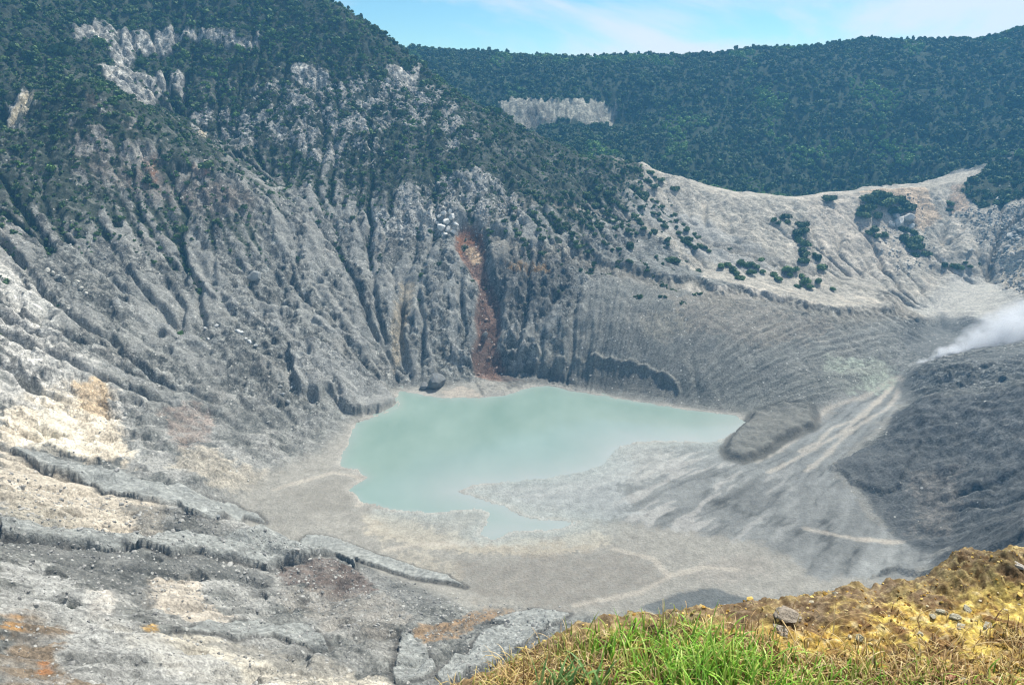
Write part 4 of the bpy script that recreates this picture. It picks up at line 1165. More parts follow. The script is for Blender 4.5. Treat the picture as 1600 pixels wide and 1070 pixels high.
plants('shrub', [(1295, 314, 9)], dark_mesh, 'single dark bush just below the bare saddle of the crater rim', 'shrub', None)
plants('shrub', [(1483, 321, 6), (1484, 330, 4)], dark_mesh, 'small dark bush on the orange streaked slope right of the thicket', 'shrub', 'bushes on the orange streaked slope')
plants('shrub', [(1208, 346, 7), (1225, 342, 9), (1231, 349, 7), (1216, 350, 5)], dark_mesh, 'dark bush on the pale slope left of the shrub column', 'shrub', 'bushes left of the shrub column')
plants('shrub', [(1498, 421, 7), (1490, 418, 6), (1530, 414, 4), (1476, 417, 7), (1508, 412, 4), (1516, 418, 4)], dark_mesh, 'low dark bush just above the pale ash fan', 'shrub', 'bushes above the pale fan')
plants('shrub', [(1054, 410, 14)], dark_mesh, 'broad low bush alone on the grey slope above the scarp', 'shrub', None, 0.65)
plants('shrub', [(985, 388, 11)], dark_mesh, 'round dark bush standing alone on the grey ridge slope', 'shrub', None)
plants('shrub', [(1043, 377, 7), (1075, 382, 8), (1086, 390, 8), (1069, 378, 7), (1025, 402, 4), (1010, 424, 5), (986, 411, 5), (981, 408, 4), (1140, 390, 3), (1191, 406, 4)], dark_mesh,
       'small dark bush scattered on the grey slope below the ridge', 'shrub', 'bushes scattered below the ridge')
# bushes strung along the rills of the ridge slope
STR = [((880, 300), (940, 360)), ((890, 332), (958, 394)), ((915, 300), (1000, 372)), ((930, 290), (1045, 385)), ((940, 262), (1060, 340)), ((985, 258), (1030, 300)), ((1000, 320), (1100, 392)), ((1050, 340), (1110, 396)),
       ((825, 300), (900, 370)), ((838, 335), (850, 398)), ((860, 340), (920, 395)), ((905, 345), (965, 360)), ((800, 320), (815, 385)), ((980, 300), (1040, 330)), ((925, 320), (990, 370)), ((1010, 268), (1060, 300))]
spots = []
for (a, b), (c, d) in STR:
    n = int(math.hypot(c - a, d - b) / 7)
    for q in range(n):
        t = (q + random.uniform(.1, .9)) / n
        if random.random() < 0.82:
            spots.append((a + (c - a) * t + random.gauss(0, 2.5), b + (d - b) * t + random.gauss(0, 2.5), random.uniform(3.6, 7.0)))
plants('shrub', spots, dark_mesh, 'dark green shrub strung along the rills of the grey ridge', 'shrub', 'shrubs along the rills of the ridge')


def skyline(spots, n, label, group, size):
    for q in range(n):
        t = q / (n - 1) * (len(spots) - 1); k = min(int(t), len(spots) - 2); f = t - k
        a = spots[k][0] + (spots[k + 1][0] - spots[k][0]) * f + random.uniform(-3, 3)
        yv = spots[k][2] + (spots[k + 1][2] - spots[k][2]) * f
        b = spots[k][1] + (spots[k + 1][1] - spots[k][1]) * f
        x, y, z = at_y(a, b, yv)
        kk = 1 + random.uniform(-0.012, 0.004)
        r_ = size * random.uniform(0.6, 1.3)
        plant('tree', x * kk, y * kk, r_, r_ * random.uniform(0.9, 1.5), tree_mesh, label, 'tree', group, lift=0.35 * r_)


skyline([(640, 76, 1230), (760, 82, 1230), (860, 90, 1225), (1000, 87, 1215), (1180, 76, 1195), (1350, 63, 1160), (1480, 63, 1120), (1530, 68, 1100), (1600, 44, 1080)], 130,
        'small tree on the skyline of the far forested hill', 'trees on the skyline of the far hill', 3.3)
skyline([(485, -4, 845), (520, 2, 842), (570, 35, 838), (620, 72, 832), (660, 100, 818)], 34, 'tree on the steep skyline of the mountain at the upper left', 'trees on the mountain skyline', 2.6)

# ------------------------------------------------------------------ rocks
M_ROCK, N, L, b = new_mat('rock', 0.9, 0.2)
oi = N.new('ShaderNodeObjectInfo'); tcn = N.new('ShaderNodeTexCoord'); nn = noise_node(N, L, tcn.outputs['Object'], 2.5, 5, 0.65)
L.new(mixc(N, L, 1.0, oi.outputs['Color'], ramp(N, L, nn.outputs['Fac'], 0.25, 0.75, 0.6, 1.3), 'MULTIPLY'), b.inputs['Base Color'])
bp = N.new('ShaderNodeBump'); bp.inputs['Strength'].default_value = 0.5; bp.inputs['Distance'].default_value = 0.2
L.new(nn.outputs['Fac'], bp.inputs['Height']); L.new(bp.outputs[0], b.inputs['Normal'])
M_RUBBLE, N, L, b = new_mat('rubble_stone', 0.9, 0.2)
oi = N.new('ShaderNodeObjectInfo')
L.new(mixc(N, L, oi.outputs['Random'], (0.15, 0.15, 0.145, 1), (0.42, 0.415, 0.39, 1)), b.inputs['Base Color'])


def rock_mesh(seed, mat, sub=2, ang=0.3):
    import bmesh
    bm = bmesh.new(); bmesh.ops.create_icosphere(bm, subdivisions=sub, radius=1)
    r = np.random.default_rng(seed)
    ns = r.normal(size=(14, 3)); ns /= np.linalg.norm(ns, axis=1)[:, None]; ds = r.uniform(0.42, 0.78, 14)
    for v in bm.verts:
        p = np.array(v.co)
        for n, d in zip(ns, ds):
            e = p @ n - d
            if e > 0: p = p - n * e * 0.92
        p = p * (1.25 + 0.07 * r.normal())
        v.co = p * np.array([1.0, 0.8, 0.75])
    me = bpy.data.meshes.new('boulder'); bm.to_mesh(me); bm.free(); me.materials.append(mat)
    return me


ROCKS = [rock_mesh(k, M_ROCK) for k in range(6)]
rub_src = [bpy.data.objects.new('stone', rock_mesh(20 + k, M_RUBBLE, 1)) for k in range(4)]
w = rub * sstep(-0.15, 0.2, c3 + 0.5 * c2) * (Y > 500) * (behind < 10)
x, y, j, i = scatter(w, 4200, 21)
sz = rng.lognormal(-0.35, 0.4, len(x))
o = instancer('rubble', np.stack([x, y, ground(x, y) + 0.1 * sz], 1), sz, rub_src, 6)
tag(o, 'pale rubble lying between the bushes of the mountain', 'rubble', kind='stuff')
w = zone([(1500, 330), (1610, 320), (1610, 470), (1570, 440), (1545, 390)], 6, 6, 0.4) + 0.3 * zone([(1340, 320), (1440, 310), (1470, 420), (1400, 430)], 6, 6, 0.6)
x, y, j, i = scatter(w, 1500, 22)
sz = rng.lognormal(-0.3, 0.45, len(x))
o = instancer('scree', np.stack([x, y, ground(x, y) + 0.1 * sz], 1), sz, rub_src, 7)
tag(o, 'pale scree on the right hand wall of the crater rim', 'scree', kind='stuff')
w = onwall * (1 - veg) * (behind < 0) * (X < 60) * (0.25 + gully) * (Y > 150)
x, y, j, i = scatter(w, 3800, 23)
sz = rng.lognormal(-1.0, 0.45, len(x)) * np.clip(np.hypot(x, y) / 450, 0.35, 1.3)
o = instancer('stones', np.stack([x, y, ground(x, y) + 0.1 * sz], 1), sz, rub_src, 8)
tag(o, 'loose stones scattered over the grey crater wall', 'stones', kind='stuff')
w = ((X < 20) & (Y < 260) & (Y > 70)) * rough
x, y, j, i = scatter(w, 9000, 24)
sz = rng.lognormal(-1.3, 0.5, len(x)) * np.clip(np.hypot(x, y) / 190, 0.6, 1.3)
o = instancer('gravel', np.stack([x, y, ground(x, y) + 0.05 * sz], 1), sz, rub_src, 9)
tag(o, 'loose grey gravel and stones on the near slope', 'gravel', kind='stuff')


def boulders(spots, tone, label, group):
    P = np.array([(a, b) for a, b, c in spots], float)
    xs, ys = hit(P[:, 0], P[:, 1])
    labels = ordinals(spots, label)
    for (a, b, c), x, y, lab in zip(spots, xs, ys, labels):
        r_ = c * math.hypot(x, y) / FOCAL
        o = link('boulder', random.choice(ROCKS))
        o.location = (x, y, float(ground(x, y)[0]) + 0.3 * r_)
        o.rotation_euler = (random.uniform(-.4, .4), random.uniform(-.4, .4), random.uniform(0, 6.28))
        o.scale = (r_ * random.uniform(.9, 1.2), r_ * random.uniform(.85, 1.15), r_ * random.uniform(.85, 1.2))
        k = random.uniform(.85, 1.15)
        o.color = (tone[0] * k, tone[1] * k, tone[2] * k, 1)
        tag(o, lab, 'boulder', group)


boulders([(681, 604, 21)], (0.16, 0.168, 0.168), 'big grey block standing in the far edge of the lake', None)
boulders([(663, 606, 9)], (0.16, 0.165, 0.165), 'smaller grey rock at the left foot of the big shore block', None)
boulders([(698, 348, 7), (706, 340, 6), (690, 357, 8), (700, 360, 6), (684, 350, 5), (711, 352, 6), (694, 336, 5), (703, 331, 4), (708, 364, 5), (686, 340, 4), (680, 344, 4), (697, 367, 4)], (0.60, 0.60, 0.57),
         'white boulder in the heap above the rusty chute', 'white boulders heaped above the chute')
boulders([(75, 425, 5), (90, 434, 5), (83, 429, 4), (101, 437, 4), (116, 446, 4), (127, 452, 4), (121, 440, 3), (134, 459, 3)], (0.48, 0.47, 0.42), 'pale boulder in the rocky gully on the left wall', 'pale boulders in the left gully')
boulders([(321, 514, 4), (339, 510, 4), (376, 521, 5), (390, 537, 5), (372, 518, 4), (325, 530, 3), (400, 541, 3), (384, 530, 3)], (0.50, 0.51, 0.50), 'white boulder lying in the long gully of the left wall', 'white boulders in the long gully')
boulders([(442, 617, 4), (450, 628, 4), (456, 606, 3), (438, 604, 3)], (0.45, 0.46, 0.45), 'pale boulder in the notch beside the dark slab at the lake', 'boulders beside the dark slab')
boulders([(400, 437, 11)], (0.25, 0.26, 0.255), 'rounded grey rock bulging from the left wall above the gully', None)
boulders([(758, 524, 7)], (0.36, 0.34, 0.31), 'pale rock at the left edge of the rusty chute', None)
boulders([(755, 470, 3), (768, 480, 3), (760, 500, 3), (772, 540, 3), (750, 540, 3), (765, 560, 3), (756, 450, 2.5), (776, 575, 3), (748, 585, 3)], (0.36, 0.27, 0.22), 'small brown stone lying on the rusty rubble of the chute', 'stones on the rusty chute')
boulders([(1405, 350, 11), (1420, 345, 9), (1400, 340, 7), (1392, 352, 6), (1424, 356, 6)], (0.50, 0.49, 0.46), 'whitish rock outcrop below the rim thicket', 'whitish rocks below the thicket')
boulders([(1585, 356, 4), (1578, 370, 5), (1590, 374, 4), (1566, 352, 4), (1560, 312, 4), (1570, 318, 4), (1548, 330, 3), (1595, 360, 4), (1574, 388, 4), (1582, 398, 4), (1592, 410, 4), (1568, 400, 3), (1517, 393, 4), (1598, 430, 4)], (0.50, 0.48, 0.43),
         'pale boulder on the rubble slope at the right edge', 'pale boulders on the right rubble slope')
boulders([(340, 807, 4)], (0.25, 0.265, 0.27), 'grey stone caught on the edge of the upper ash terrace', None)
boulders([(168, 966, 4), (640, 985, 5), (486, 886, 3), (184, 735, 5)], (0.42, 0.41, 0.39), 'single pale stone on the near left slope', 'stones on the near left slope')

# ------------------------------------------------------------------ steam from the vent
M_STEAM = bpy.data.materials.new('steam'); M_STEAM.use_nodes = True
N, L = M_STEAM.node_tree.nodes, M_STEAM.node_tree.links
N.remove(N['Principled BSDF'])
pv = N.new('ShaderNodeVolumePrincipled'); pv.inputs['Color'].default_value = (0.95, 0.97, 1.0, 1); pv.inputs['Anisotropy'].default_value = 0.1
tcn = N.new('ShaderNodeTexCoord')
ln = N.new('ShaderNodeVectorMath'); ln.operation = 'LENGTH'; L.new(tcn.outputs['Object'], ln.inputs[0])
fall = ramp(N, L, ln.outputs['Value'], 0.25, 0.95, 1.0, 0.0)
oi = N.new('ShaderNodeObjectInfo')
av = N.new('ShaderNodeVectorMath'); av.operation = 'ADD'; L.new(tcn.outputs['Object'], av.inputs[0]); L.new(oi.outputs['Location'], av.inputs[1])
nz = noise_node(N, L, av.outputs[0], 1.9, 5, 0.65)
nf = ramp(N, L, nz.outputs['Fac'], 0.43, 0.68)
mu = N.new('ShaderNodeMath'); mu.operation = 'MULTIPLY'; L.new(fall, mu.inputs[0]); L.new(nf, mu.inputs[1])
sc_ = N.new('ShaderNodeSeparateColor'); L.new(oi.outputs['Color'], sc_.inputs[0])
mu2 = N.new('ShaderNodeMath'); mu2.operation = 'MULTIPLY'; L.new(mu.outputs[0], mu2.inputs[0]); L.new(sc_.outputs[0], mu2.inputs[1])
L.new(mu2.outputs[0], pv.inputs['Density'])
L.new(pv.outputs[0], N['Material Output'].inputs['Volume'])
import bmesh
bm = bmesh.new(); bmesh.ops.create_icosphere(bm, subdivisions=3, radius=1)
puff_me = bpy.data.meshes.new('puff'); bm.to_mesh(puff_me); bm.free(); puff_me.materials.append(M_STEAM)
vx_, vy_, vz_ = at_y(1424, 588, 474)
steam = link('steam_plume', None); steam.location = (vx_, vy_, vz_)
tag(steam, 'white steam plume drifting right from the vent beside the dark mound', 'steam plume')
for a, b, yy, rx, rz, dn in [(1432, 580, 474, 4.5, 4, .22), (1443, 571, 475, 6, 6, .22), (1441, 576, 473, 6, 5, .2), (1462, 566, 475, 8, 5, .2), (1476, 556, 477, 9, 8, .17), (1492, 553, 478, 11, 8, .15), (1510, 545, 480, 13, 11, .11), (1532, 534, 484, 17, 15, .085),
                             (1558, 520, 488, 21, 18, .065), (1585, 512, 492, 25, 20, .055), (1612, 506, 496, 28, 22, .05), (1645, 500, 500, 32, 24, .045), (1560, 535, 486, 20, 9, .06), (1600, 530, 492, 24, 12, .05)]:
    x, y, z = at_y(a, b, yy)
    p = link('puff', puff_me, steam)
    p.location = (x - vx_, y - vy_, z - vz_); p.scale = (rx, rx * 0.9, rz); p.rotation_euler = (0, -0.35, random.uniform(-.3, .3)); q_ = dn * (4.5 if dn > 0.12 else 2.6); p.color = (q_, q_, q_, 1)

# ------------------------------------------------------------------ the grassy edge under the view point
ZF = CAM_H - 1.6


def bank_pt(px, py, z=ZF):
    dx, dy, dz = ray(px, py)
    t = (z - CAM_H) / dz
    return dx * t, dy * t


EDGE_PX = [(500, 1190), (570, 1110), (640, 1068), (725, 1036), (805, 1000), (870, 980), (950, 950), (1010, 942), (1100, 938), (1200, 925), (1300, 908), (1380, 896), (1450, 890), (1490, 872), (1510, 858), (1560, 850), (1600, 845), (1700, 830), (1900, 815)]
EP = np.array([bank_pt(a, b) for a, b in EDGE_PX])
BN = 0.0068
bx = np.arange(-0.6, 3.6, BN); by = np.arange(0.9, 3.15, BN)
BX, BY = np.meshgrid(bx.astype(np.float32), by.astype(np.float32))
poly = np.concatenate([EP, [[4.4, 0.3], [-0.45, 0.3]]])
de = sdist(poly, 4.0, XX=BX, YY=BY)
b1 = fbm(BX * 3.1, BY * 3.1, 4, 201); b2 = fbm(BX * 11, BY * 11, 4, 202); b3 = fbm(BX * 38, BY * 38, 3, 203)
de = de + 0.035 * b2 + 0.02 * b1
out_ = np.clip(-de, 0, None)
mx, my = bank_pt(1548, 876, ZF + 0.05)
mound = np.exp(-(((BX - mx) / 0.22) ** 2 + ((BY - my) / 0.13) ** 2))
BZ = ZF + 0.035 * b1 + 0.016 * b2 + 0.012 * b3 - 0.035 * (1 - sstep(0, 0.22, de)) - 3.4 * out_ - 1.5 * out_ ** 2 + mound * (0.075 + 0.02 * b2 + 0.015 * b3)
b4 = ridged(BX * 15, BY * 15, 4, 205, 0.6); b5 = fbm(BX * 70, BY * 70, 2, 206)
BZ = BZ + (0.014 * np.floor(4 * (fbm(BX * 9, BY * 12, 4, 208, 0.6) + 0.5)) / 4 + 0.006 * b4 + 0.003 * b5) * sstep(-0.05, 0.1, de)
b6 = ridged(BX * 22, BY * 22, 3, 207, 0.6)
bc = np.empty(BX.shape + (3,), np.float32)
bc[:] = C(0.24, 0.155, 0.065)


def bpaint(m, c):
    global bc
    m = np.clip(m, 0, 1)[..., None]
    bc = bc * (1 - m) + m * c


g1 = fbm(BX * 4.5, BY * 4.5, 3, 211); g2 = fbm(BX * 9 + 5, BY * 14, 4, 212); g3 = fbm(BX * 26, BY * 34, 3, 213)
bpaint(sstep(-0.12, 0.2, g1 + 0.5 * g2 + 0.3 * g3), C(0.50, 0.335, 0.08))
bpaint(sstep(0.08, 0.36, g2 + 0.4 * g3 + 0.25 * sstep(1.0, 1.6, BX)), C(0.70, 0.54, 0.14))
bpaint(sstep(0.10, 0.36, -g2 + 0.4 * g3) * 0.7, C(0.15, 0.07, 0.035))
bpaint(sstep(0.22, 0.42, g3 + 0.4 * g1) * 0.7, C(0.62, 0.52, 0.30))
bpaint(sstep(0.24, 0.05, de + 0.12 * g1 + 0.05 * g2) * 0.8, C(0.21, 0.165, 0.115))
bpaint(np.clip(mound * 1.3, 0, 1) * (0.75 + 0.6 * g2), C(0.125, 0.10, 0.065))
bpaint(sstep(0.16, 0.4, -g3 + 0.3 * g2) * 0.55, C(0.075, 0.05, 0.03))
bpaint(sstep(0.55, 0.15, b4 + 0.3 * b5) * 0.55, C(0.10, 0.06, 0.03))
bpaint(sstep(0.5, 0.8, b6) * 0.5, C(0.11, 0.065, 0.03))
bpaint(sstep(0.2, 0.5, b5 + 0.4 * g1) * 0.35, C(0.68, 0.56, 0.26))
lowz = sstep(1.86, 1.62, BY + 0.1 * g1)
bpaint(lowz * 0.75, C(0.20, 0.135, 0.07))
M_BANK, N, L, b = new_mat('bank_soil', 0.95, 0.1)
at = N.new('ShaderNodeAttribute'); at.attribute_name = 'albedo'; tcn = N.new('ShaderNodeTexCoord')
q1 = noise_node(N, L, tcn.outputs['Object'], 45, 6, 0.7); q2 = noise_node(N, L, tcn.outputs['Object'], 170, 4, 0.7)
kk = N.new('ShaderNodeMath'); kk.operation = 'MULTIPLY'
L.new(ramp(N, L, q1.outputs['Fac'], 0.28, 0.72, 0.5, 1.45), kk.inputs[0]); L.new(ramp(N, L, q2.outputs['Fac'], 0.3, 0.7, 0.75, 1.25), kk.inputs[1])
L.new(mixc(N, L, 1.0, at.outputs['Color'], kk.outputs[0], 'MULTIPLY'), b.inputs['Base Color'])
bp = N.new('ShaderNodeBump'); bp.inputs['Strength'].default_value = 0.8; bp.inputs['Distance'].default_value = 0.012
L.new(q1.outputs['Fac'], bp.inputs['Height']); L.new(bp.outputs[0], b.inputs['Normal'])
bi = np.arange(BX.size, dtype=np.int32).reshape(BX.shape)
bq = np.stack([bi[:-1, :-1], bi[:-1, 1:], bi[1:, 1:], bi[1:, :-1]], -1).reshape(-1, 4)
keep = (BZ > ZF - 3.4)
bq = bq[(keep[:-1, :-1] | keep[1:, 1:]).reshape(-1)]
used, inv = np.unique(bq, return_inverse=True)
bco = np.stack([BX, BY, BZ], -1).reshape(-1, 3)
me = mesh_from('bank', bco[used], inv.reshape(-1, 4), M_BANK)
color_attr(me, 'albedo', np.clip(bc, 0.01, 0.8).reshape(-1, 3)[used])
tag(link('bank', me), 'mossy yellow and orange earth edge of the view point', 'bank', kind='structure')


def bank_z(x, y):
    return bilin(BZ, np.atleast_1d((np.asarray(x) - bx[0]) / BN), np.atleast_1d((np.asarray(y) - by[0]) / BN))


def bank_e(x, y):
    return bilin(de, np.atleast_1d((np.asarray(x) - bx[0]) / BN), np.atleast_1d((np.asarray(y) - by[0]) / BN))


# grass blades: curved strips with a fold of their own
def blades(name, spots, mat, label, cat, seed):
    r = np.random.default_rng(seed)
    vs, fs, cols = [], [], []
    for x, y, ln_, wd, lean, tone in spots:
        z = float(bank_z(x, y)[0]) - 0.004
        a = r.uniform(0, 2 * np.pi)
        dx, dy = math.cos(a), math.sin(a)
        px_, py_ = -dy, dx
        k = len(vs); n = 5
        droop = r.uniform(0.1, 1.0) * lean
        cx, cy, cz = x, y, z; ang = r.uniform(0.02, 0.35) * lean
        for s in range(n + 1):
            t = s / n
            w_ = wd * (1 - t ** 1.6) + 0.0003
            vs.append((cx - px_ * w_, cy - py_ * w_, cz)); vs.append((cx + px_ * w_, cy + py_ * w_, cz + 0.15 * w_))
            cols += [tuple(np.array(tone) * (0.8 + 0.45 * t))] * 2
            st_ = ln_ / n
            cx += math.sin(ang) * dx * st_; cy += math.sin(ang) * dy * st_; cz += math.cos(ang) * st_
            ang += droop * 0.42
            if s < n: fs.append((k + 2 * s, k + 2 * s + 1, k + 2 * s + 3, k + 2 * s + 2))
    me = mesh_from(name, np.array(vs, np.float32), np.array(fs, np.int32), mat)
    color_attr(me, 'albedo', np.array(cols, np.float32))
    return tag(link(name, me), label, cat, kind='stuff')


M_BLADE, N, L, b = new_mat('grass_blade', 0.5, 0.3)
at = N.new('ShaderNodeAttribute'); at.attribute_name = 'albedo'; L.new(at.outputs['Color'], b.inputs['Base Color'])
tr = N.new('ShaderNodeBsdfTranslucent'); L.new(at.outputs['Color'], tr.inputs['Color'])
mx_ = N.new('ShaderNodeMixShader'); mx_.inputs[0].default_value = 0.35
L.new(b.outputs[0], mx_.inputs[1]); L.new(tr.outputs[0], mx_.inputs[2]); L.new(mx_.outputs[0], N['Material Output'].inputs['Surface'])

R3 = random.Random(31)
green, straw = [], []


def tuft(px, py, n, spread, l0, l1, tones, lst, lean=1.0, w0=0.0016, w1=0.0034):
    x0, y0 = bank_pt(px, py)
    for _ in range(n):
        x = x0 + R3.gauss(0, spread); y = y0 + R3.gauss(0, spread * 0.8)
        if bank_e(x, y)[0] < 0.0: continue
        t = R3.choice(tones); k = R3.uniform(.75, 1.25)
        lst.append((x, y, R3.uniform(l0, l1), R3.uniform(w0, w1), R3.uniform(0.3, 1.3) * lean, (t[0] * k, t[1] * k, t[2] * k)))


GR_ = [(0.22, 0.46, 0.05), (0.30, 0.55, 0.08), (0.40, 0.58, 0.10), (0.14, 0.32, 0.04), (0.50, 0.60, 0.16)]
YG = [(0.30, 0.36, 0.08), (0.38, 0.36, 0.10), (0.22, 0.30, 0.06)]
DRY = [(0.58, 0.44, 0.20), (0.44, 0.29, 0.12), (0.68, 0.54, 0.30), (0.28, 0.17, 0.08), (0.62, 0.50, 0.18)]
for (a, b_, n, s, l0, l1) in [(1130, 1085, 300, .10, .06, .15), (1080, 1060, 260, .08, .06, .15), (1180, 1095, 240, .09, .05, .13), (1040, 1070, 150, .07, .05, .13), (1120, 1040, 150, .06, .06, .14), (1060, 1030, 70, .04, .06, .15),
                              (980, 1030, 90, .05, .05, .13), (940, 1010, 60, .05, .04, .10), (1010, 1000, 60, .04, .05, .13),  (960, 1090, 70, .06, .04, .10),
                              (1230, 1070, 110, .06, .04, .10), (1290, 1060, 80, .06, .03, .08), (1270, 1100, 90, .07, .04, .09), (1360, 1050, 40, .05, .03, .08), (1400, 1080, 60, .07, .03, .09), (1440, 1060, 24, .04, .04, .10),
                              (1520, 1080, 40, .06, .03, .08), (1590, 1075, 40, .05, .03, .09), (1180, 1030, 60, .05, .04, .11), (1350, 1100, 60, .07, .03, .08), (1085, 985, 24, .03, .04, .09)]:
    tuft(a, b_, int(n * 0.72), s * 1.05, l0 * 0.8, l1 * 0.95, (GR_ + YG[:1]) if a < 1350 else GR_ + YG, green, 1.25, 0.0016, 0.0040)
for (a, b_) in [(868, 1072), (882, 1086), (900, 1068), (850, 1082), (930, 1078)]:
    tuft(a, b_, 9, .014, .07, .12, [(0.20, 0.34, 0.12), (0.14, 0.28, 0.09)], green, 0.9, 0.004, 0.0065)
for (a, b_, n, s) in [(880, 1010, 90, .06), (930, 1000, 60, .05), (830, 1040, 70, .06), (1000, 985, 50, .05), (1060, 975, 50, .05), (1320, 1040, 60, .06), (770, 1060, 50, .06), (1110, 970, 30, .04)]:
    tuft(a, b_, n, s, 0.02, 0.06, YG, green, 1.4, 0.001, 0.0022)
for _ in range(110):
    px_, py_ = R3.uniform(760, 1600), R3.uniform(1010, 1110)
    tuft(px_, py_, 26, .07, 0.03, 0.11, DRY, straw, 2.6, 0.0008, 0.0019)
for _ in range(26):
    px_, py_ = R3.uniform(700, 1600), R3.uniform(960, 1060)
    tuft(px_, py_, 10, .06, 0.03, 0.08, DRY, straw, 2.8, 0.0007, 0.0015)
tuft(1045, 975, 16, .02, .05, .11, [(0.60, 0.48, 0.22), (0.40, 0.42, 0.12)], straw, 1.2, 0.001, 0.0028)
blades('grass', green, M_BLADE, 'fresh green grass on the edge of the view point', 'grass', 1)
blades('dry_grass', straw, M_BLADE, 'dry straw coloured grass on the edge of the view point', 'grass', 2)

# dry stalks and stones lying on the bank
M_STALK, N, L, b = new_mat('dry_stalk', 0.7, 0.2)
tcn = N.new('ShaderNodeTexCoord'); nn = noise_node(N, L, tcn.outputs['Object'], 30, 3)
L.new(mixc(N, L, nn.outputs['Fac'], (0.34, 0.20, 0.08, 1), (0.62, 0.47, 0.24, 1)), b.inputs['Base Color'])


def stalk(pxs, heights, rad, label):
    """a bent stem given by where it passes over the bank and how high"""
    pts_ = []
    for (a, b_), h_ in zip(pxs, heights):
        x, y = bank_pt(a, b_)
        for _ in range(3):
            z = float(bank_z(x, y)[0]) + h_; x, y = bank_pt(a, b_, z)
        pts_.append((x, y, float(bank_z(x, y)[0]) + h_))
    P = np.array(pts_); n = len(P)
    tt = np.linspace(0, n - 1, 6 * n)
    Q = []
    for t in tt:                                        # Catmull-Rom
        k = min(int(t), n - 2); f = t - k
        p0, p1, p2, p3 = P[max(k - 1, 0)], P[k], P[k + 1], P[min(k + 2, n - 1)]
        Q.append(0.5 * (2 * p1 + (p2 - p0) * f + (2 * p0 - 5 * p1 + 4 * p2 - p3) * f * f + (3 * p1 - p0 - 3 * p2 + p3) * f ** 3))
    o = np.array(Q[0])
    me = pydata('stalk', [tube([tuple(q - o) for q in Q], list(np.linspace(rad, rad * 0.55, len(Q))), 6)], M_STALK)
    ob = link('dry_stalk', me); ob.location = tuple(o)
    tag(ob, label, 'stalk')


stalk([(1280, 1002), (1292, 978), (1315, 963), (1345, 958), (1370, 967), (1388, 982), (1400, 1003)], [0.0, .03, .055, .065, .055, .03, 0.0], 0.0016, 'thin dry stem bent into an arch over the orange earth')
stalk([(1222, 968), (1232, 984), (1240, 1000), (1246, 1010)], [0.03, .025, .012, .0], 0.0026, 'short dark twig leaning on the grey stone')
stalk([(1200, 1068), (1240, 1058), (1300, 1050), (1360, 1042)], [.01, .014, .012, .01], 0.0028, 'long straw stem lying flat between the green grass tufts')
stalk([(1408, 1072), (1440, 1057), (1480, 1050), (1530, 1048)], [.004, .012, .012, .006], 0.0030, 'pale straw stem lying in the dry grass at the lower right')
stalk([(1440, 1000), (1448, 1012), (1452, 1030), (1454, 1046)], [.03, .03, .018, .0], 0.0016, 'upright pale root hanging over the yellow earth')
stalk([(1556, 999), (1580, 1000), (1612, 1001)], [.014, .016, .018], 0.0022, 'pale stick lying level at the right edge')
stalk([(1578, 990), (1584, 1010), (1580, 1030), (1574, 1048)], [.05, .035, .02, .0], 0.0016, 'thin stem crossing the pale stick at the right edge')
stalk([(1085, 1000), (1078, 985), (1068, 978), (1056, 972)], [.0, .03, .055, .075], 0.0030, 'yellowed stem standing on the edge above the lake floor')
STONE_B = [rock_mesh(70 + k, M_ROCK, 3) for k in range(4)]


def stone(px, py, r_px, tone, label, group=None, fl=0.8):
    x, y = bank_pt(px, py)
    r_ = r_px * math.sqrt(x * x + y * y + 2.56) / FOCAL
    o = link('stone', random.choice(STONE_B)); o.location = (x, y, float(bank_z(x, y)[0]) + r_ * 0.25)
    o.scale = (r_ * 1.15, r_, r_ * fl); o.rotation_euler = (random.uniform(-.3, .3), random.uniform(-.3, .3), random.uniform(0, 6)); o.color = tone + (1,)
    tag(o, label, 'stone', group)


stone(1228, 968, 18, (0.36, 0.31, 0.25), 'grey brown angular stone sticking out of the orange earth', None, 0.5)
stone(1221, 988, 11, (0.44, 0.39, 0.32), 'small rounded stone right under the angular stone')
stone(1585, 906, 7, (0.52, 0.48, 0.42), 'small white stone on the brown earth at the right edge')
stone(1342, 1000, 7, (0.45, 0.42, 0.30), 'pale stone in the grass beneath the arched stem')
stone(1484, 1061, 8, (0.50, 0.26, 0.17), 'reddish stone in the dry grass')
stone(1502, 1068, 6, (0.52, 0.49, 0.42), 'light grey pebble beside the reddish stone')
_st = [(1470, 960, 6), (1490, 972, 7), (1456, 966, 5), (1500, 985, 6), (1436, 998, 5), (1510, 955, 6), (1540, 985, 6)]
for (a, b_, r_), lab in zip(_st, ordinals(_st, 'small grey stone set in the yellow earth')):
    stone(a, b_, r_, (0.50, 0.47, 0.36), lab, 'small stones in the yellow earth')

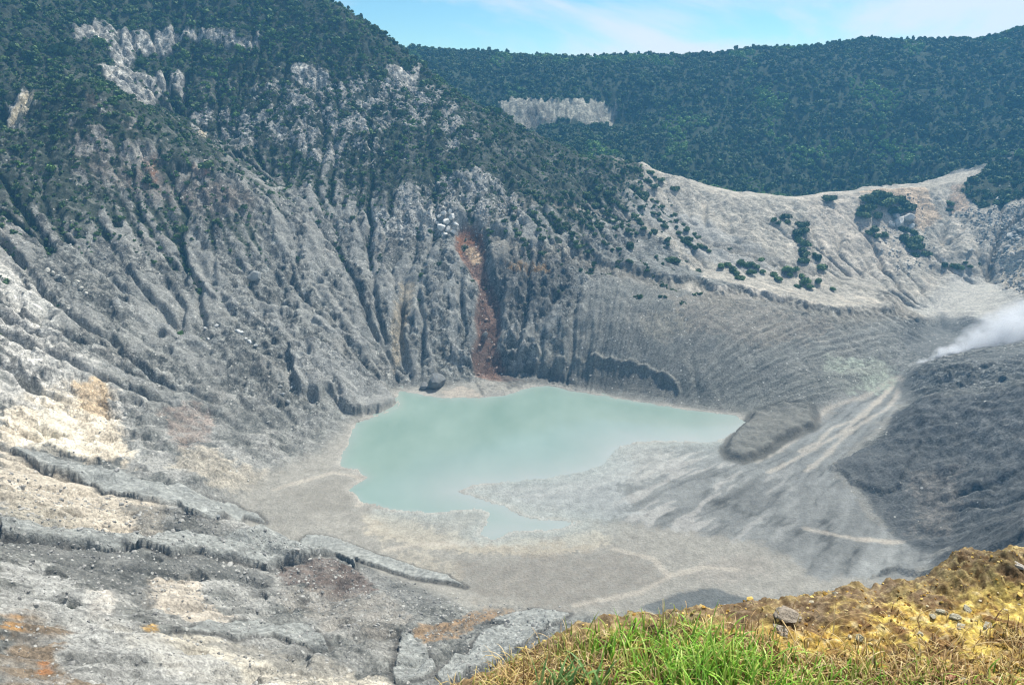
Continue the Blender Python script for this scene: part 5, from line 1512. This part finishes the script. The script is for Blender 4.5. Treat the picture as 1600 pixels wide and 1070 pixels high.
# crumbs of earth and small gravel lying on the bank
M_CRUMB, N, L, b = new_mat('ochre_gravel', 0.9, 0.15)
oi = N.new('ShaderNodeObjectInfo'); cr_ = N.new('ShaderNodeValToRGB'); L.new(oi.outputs['Random'], cr_.inputs[0])
cr_.color_ramp.elements[0].color = (0.14, 0.08, 0.035, 1); cr_.color_ramp.elements[1].color = (0.48, 0.44, 0.34, 1)
e_ = cr_.color_ramp.elements.new(0.35); e_.color = (0.46, 0.27, 0.06, 1)
e_ = cr_.color_ramp.elements.new(0.7); e_.color = (0.66, 0.50, 0.16, 1)
L.new(cr_.outputs[0], b.inputs['Base Color'])
crumb_src = [bpy.data.objects.new('crumb', rock_mesh(90 + k, M_CRUMB, 1)) for k in range(4)]
r_ = np.random.default_rng(77)
cx_ = r_.uniform(-0.4, 3.5, 6500); cy_ = r_.uniform(1.4, 3.0, 6500)
ok = bank_e(cx_, cy_) > -0.02
cx_, cy_ = cx_[ok], cy_[ok]
sz = r_.lognormal(-5.55, 0.45, len(cx_))
o = instancer('crumbs', np.stack([cx_, cy_, bank_z(cx_, cy_) + 0.1 * sz], 1), sz, crumb_src, 12)
tag(o, 'crumbs of ochre earth and gravel on the edge of the view point', 'gravel', kind='stuff')

# ------------------------------------------------------------------ air
hz = bpy.data.meshes.new('haze')
x0, x1, y0, y1, z0, z1 = -1350, 1350, -60, 1850, float(Z.min()) - 2, max(330.0, float(Z.max()) + 25)
hz.from_pydata([(x0, y0, z0), (x1, y0, z0), (x1, y1, z0), (x0, y1, z0), (x0, y0, z1), (x1, y0, z1), (x1, y1, z1), (x0, y1, z1)], [],
               [(0, 3, 2, 1), (4, 5, 6, 7), (0, 1, 5, 4), (1, 2, 6, 5), (2, 3, 7, 6), (3, 0, 4, 7)])
M_HAZE = bpy.data.materials.new('haze'); M_HAZE.use_nodes = True
N, L = M_HAZE.node_tree.nodes, M_HAZE.node_tree.links
N.remove(N['Principled BSDF'])
pv = N.new('ShaderNodeVolumePrincipled'); pv.inputs['Color'].default_value = (0.17, 0.56, 1.0, 1); pv.inputs['Density'].default_value = 0.00018
pv.inputs['Anisotropy'].default_value = 0.2
L.new(pv.outputs[0], N['Material Output'].inputs['Volume'])
hz.materials.append(M_HAZE)
tag(link('haze', hz), 'thin blue haze filling the crater', 'haze', kind='stuff')
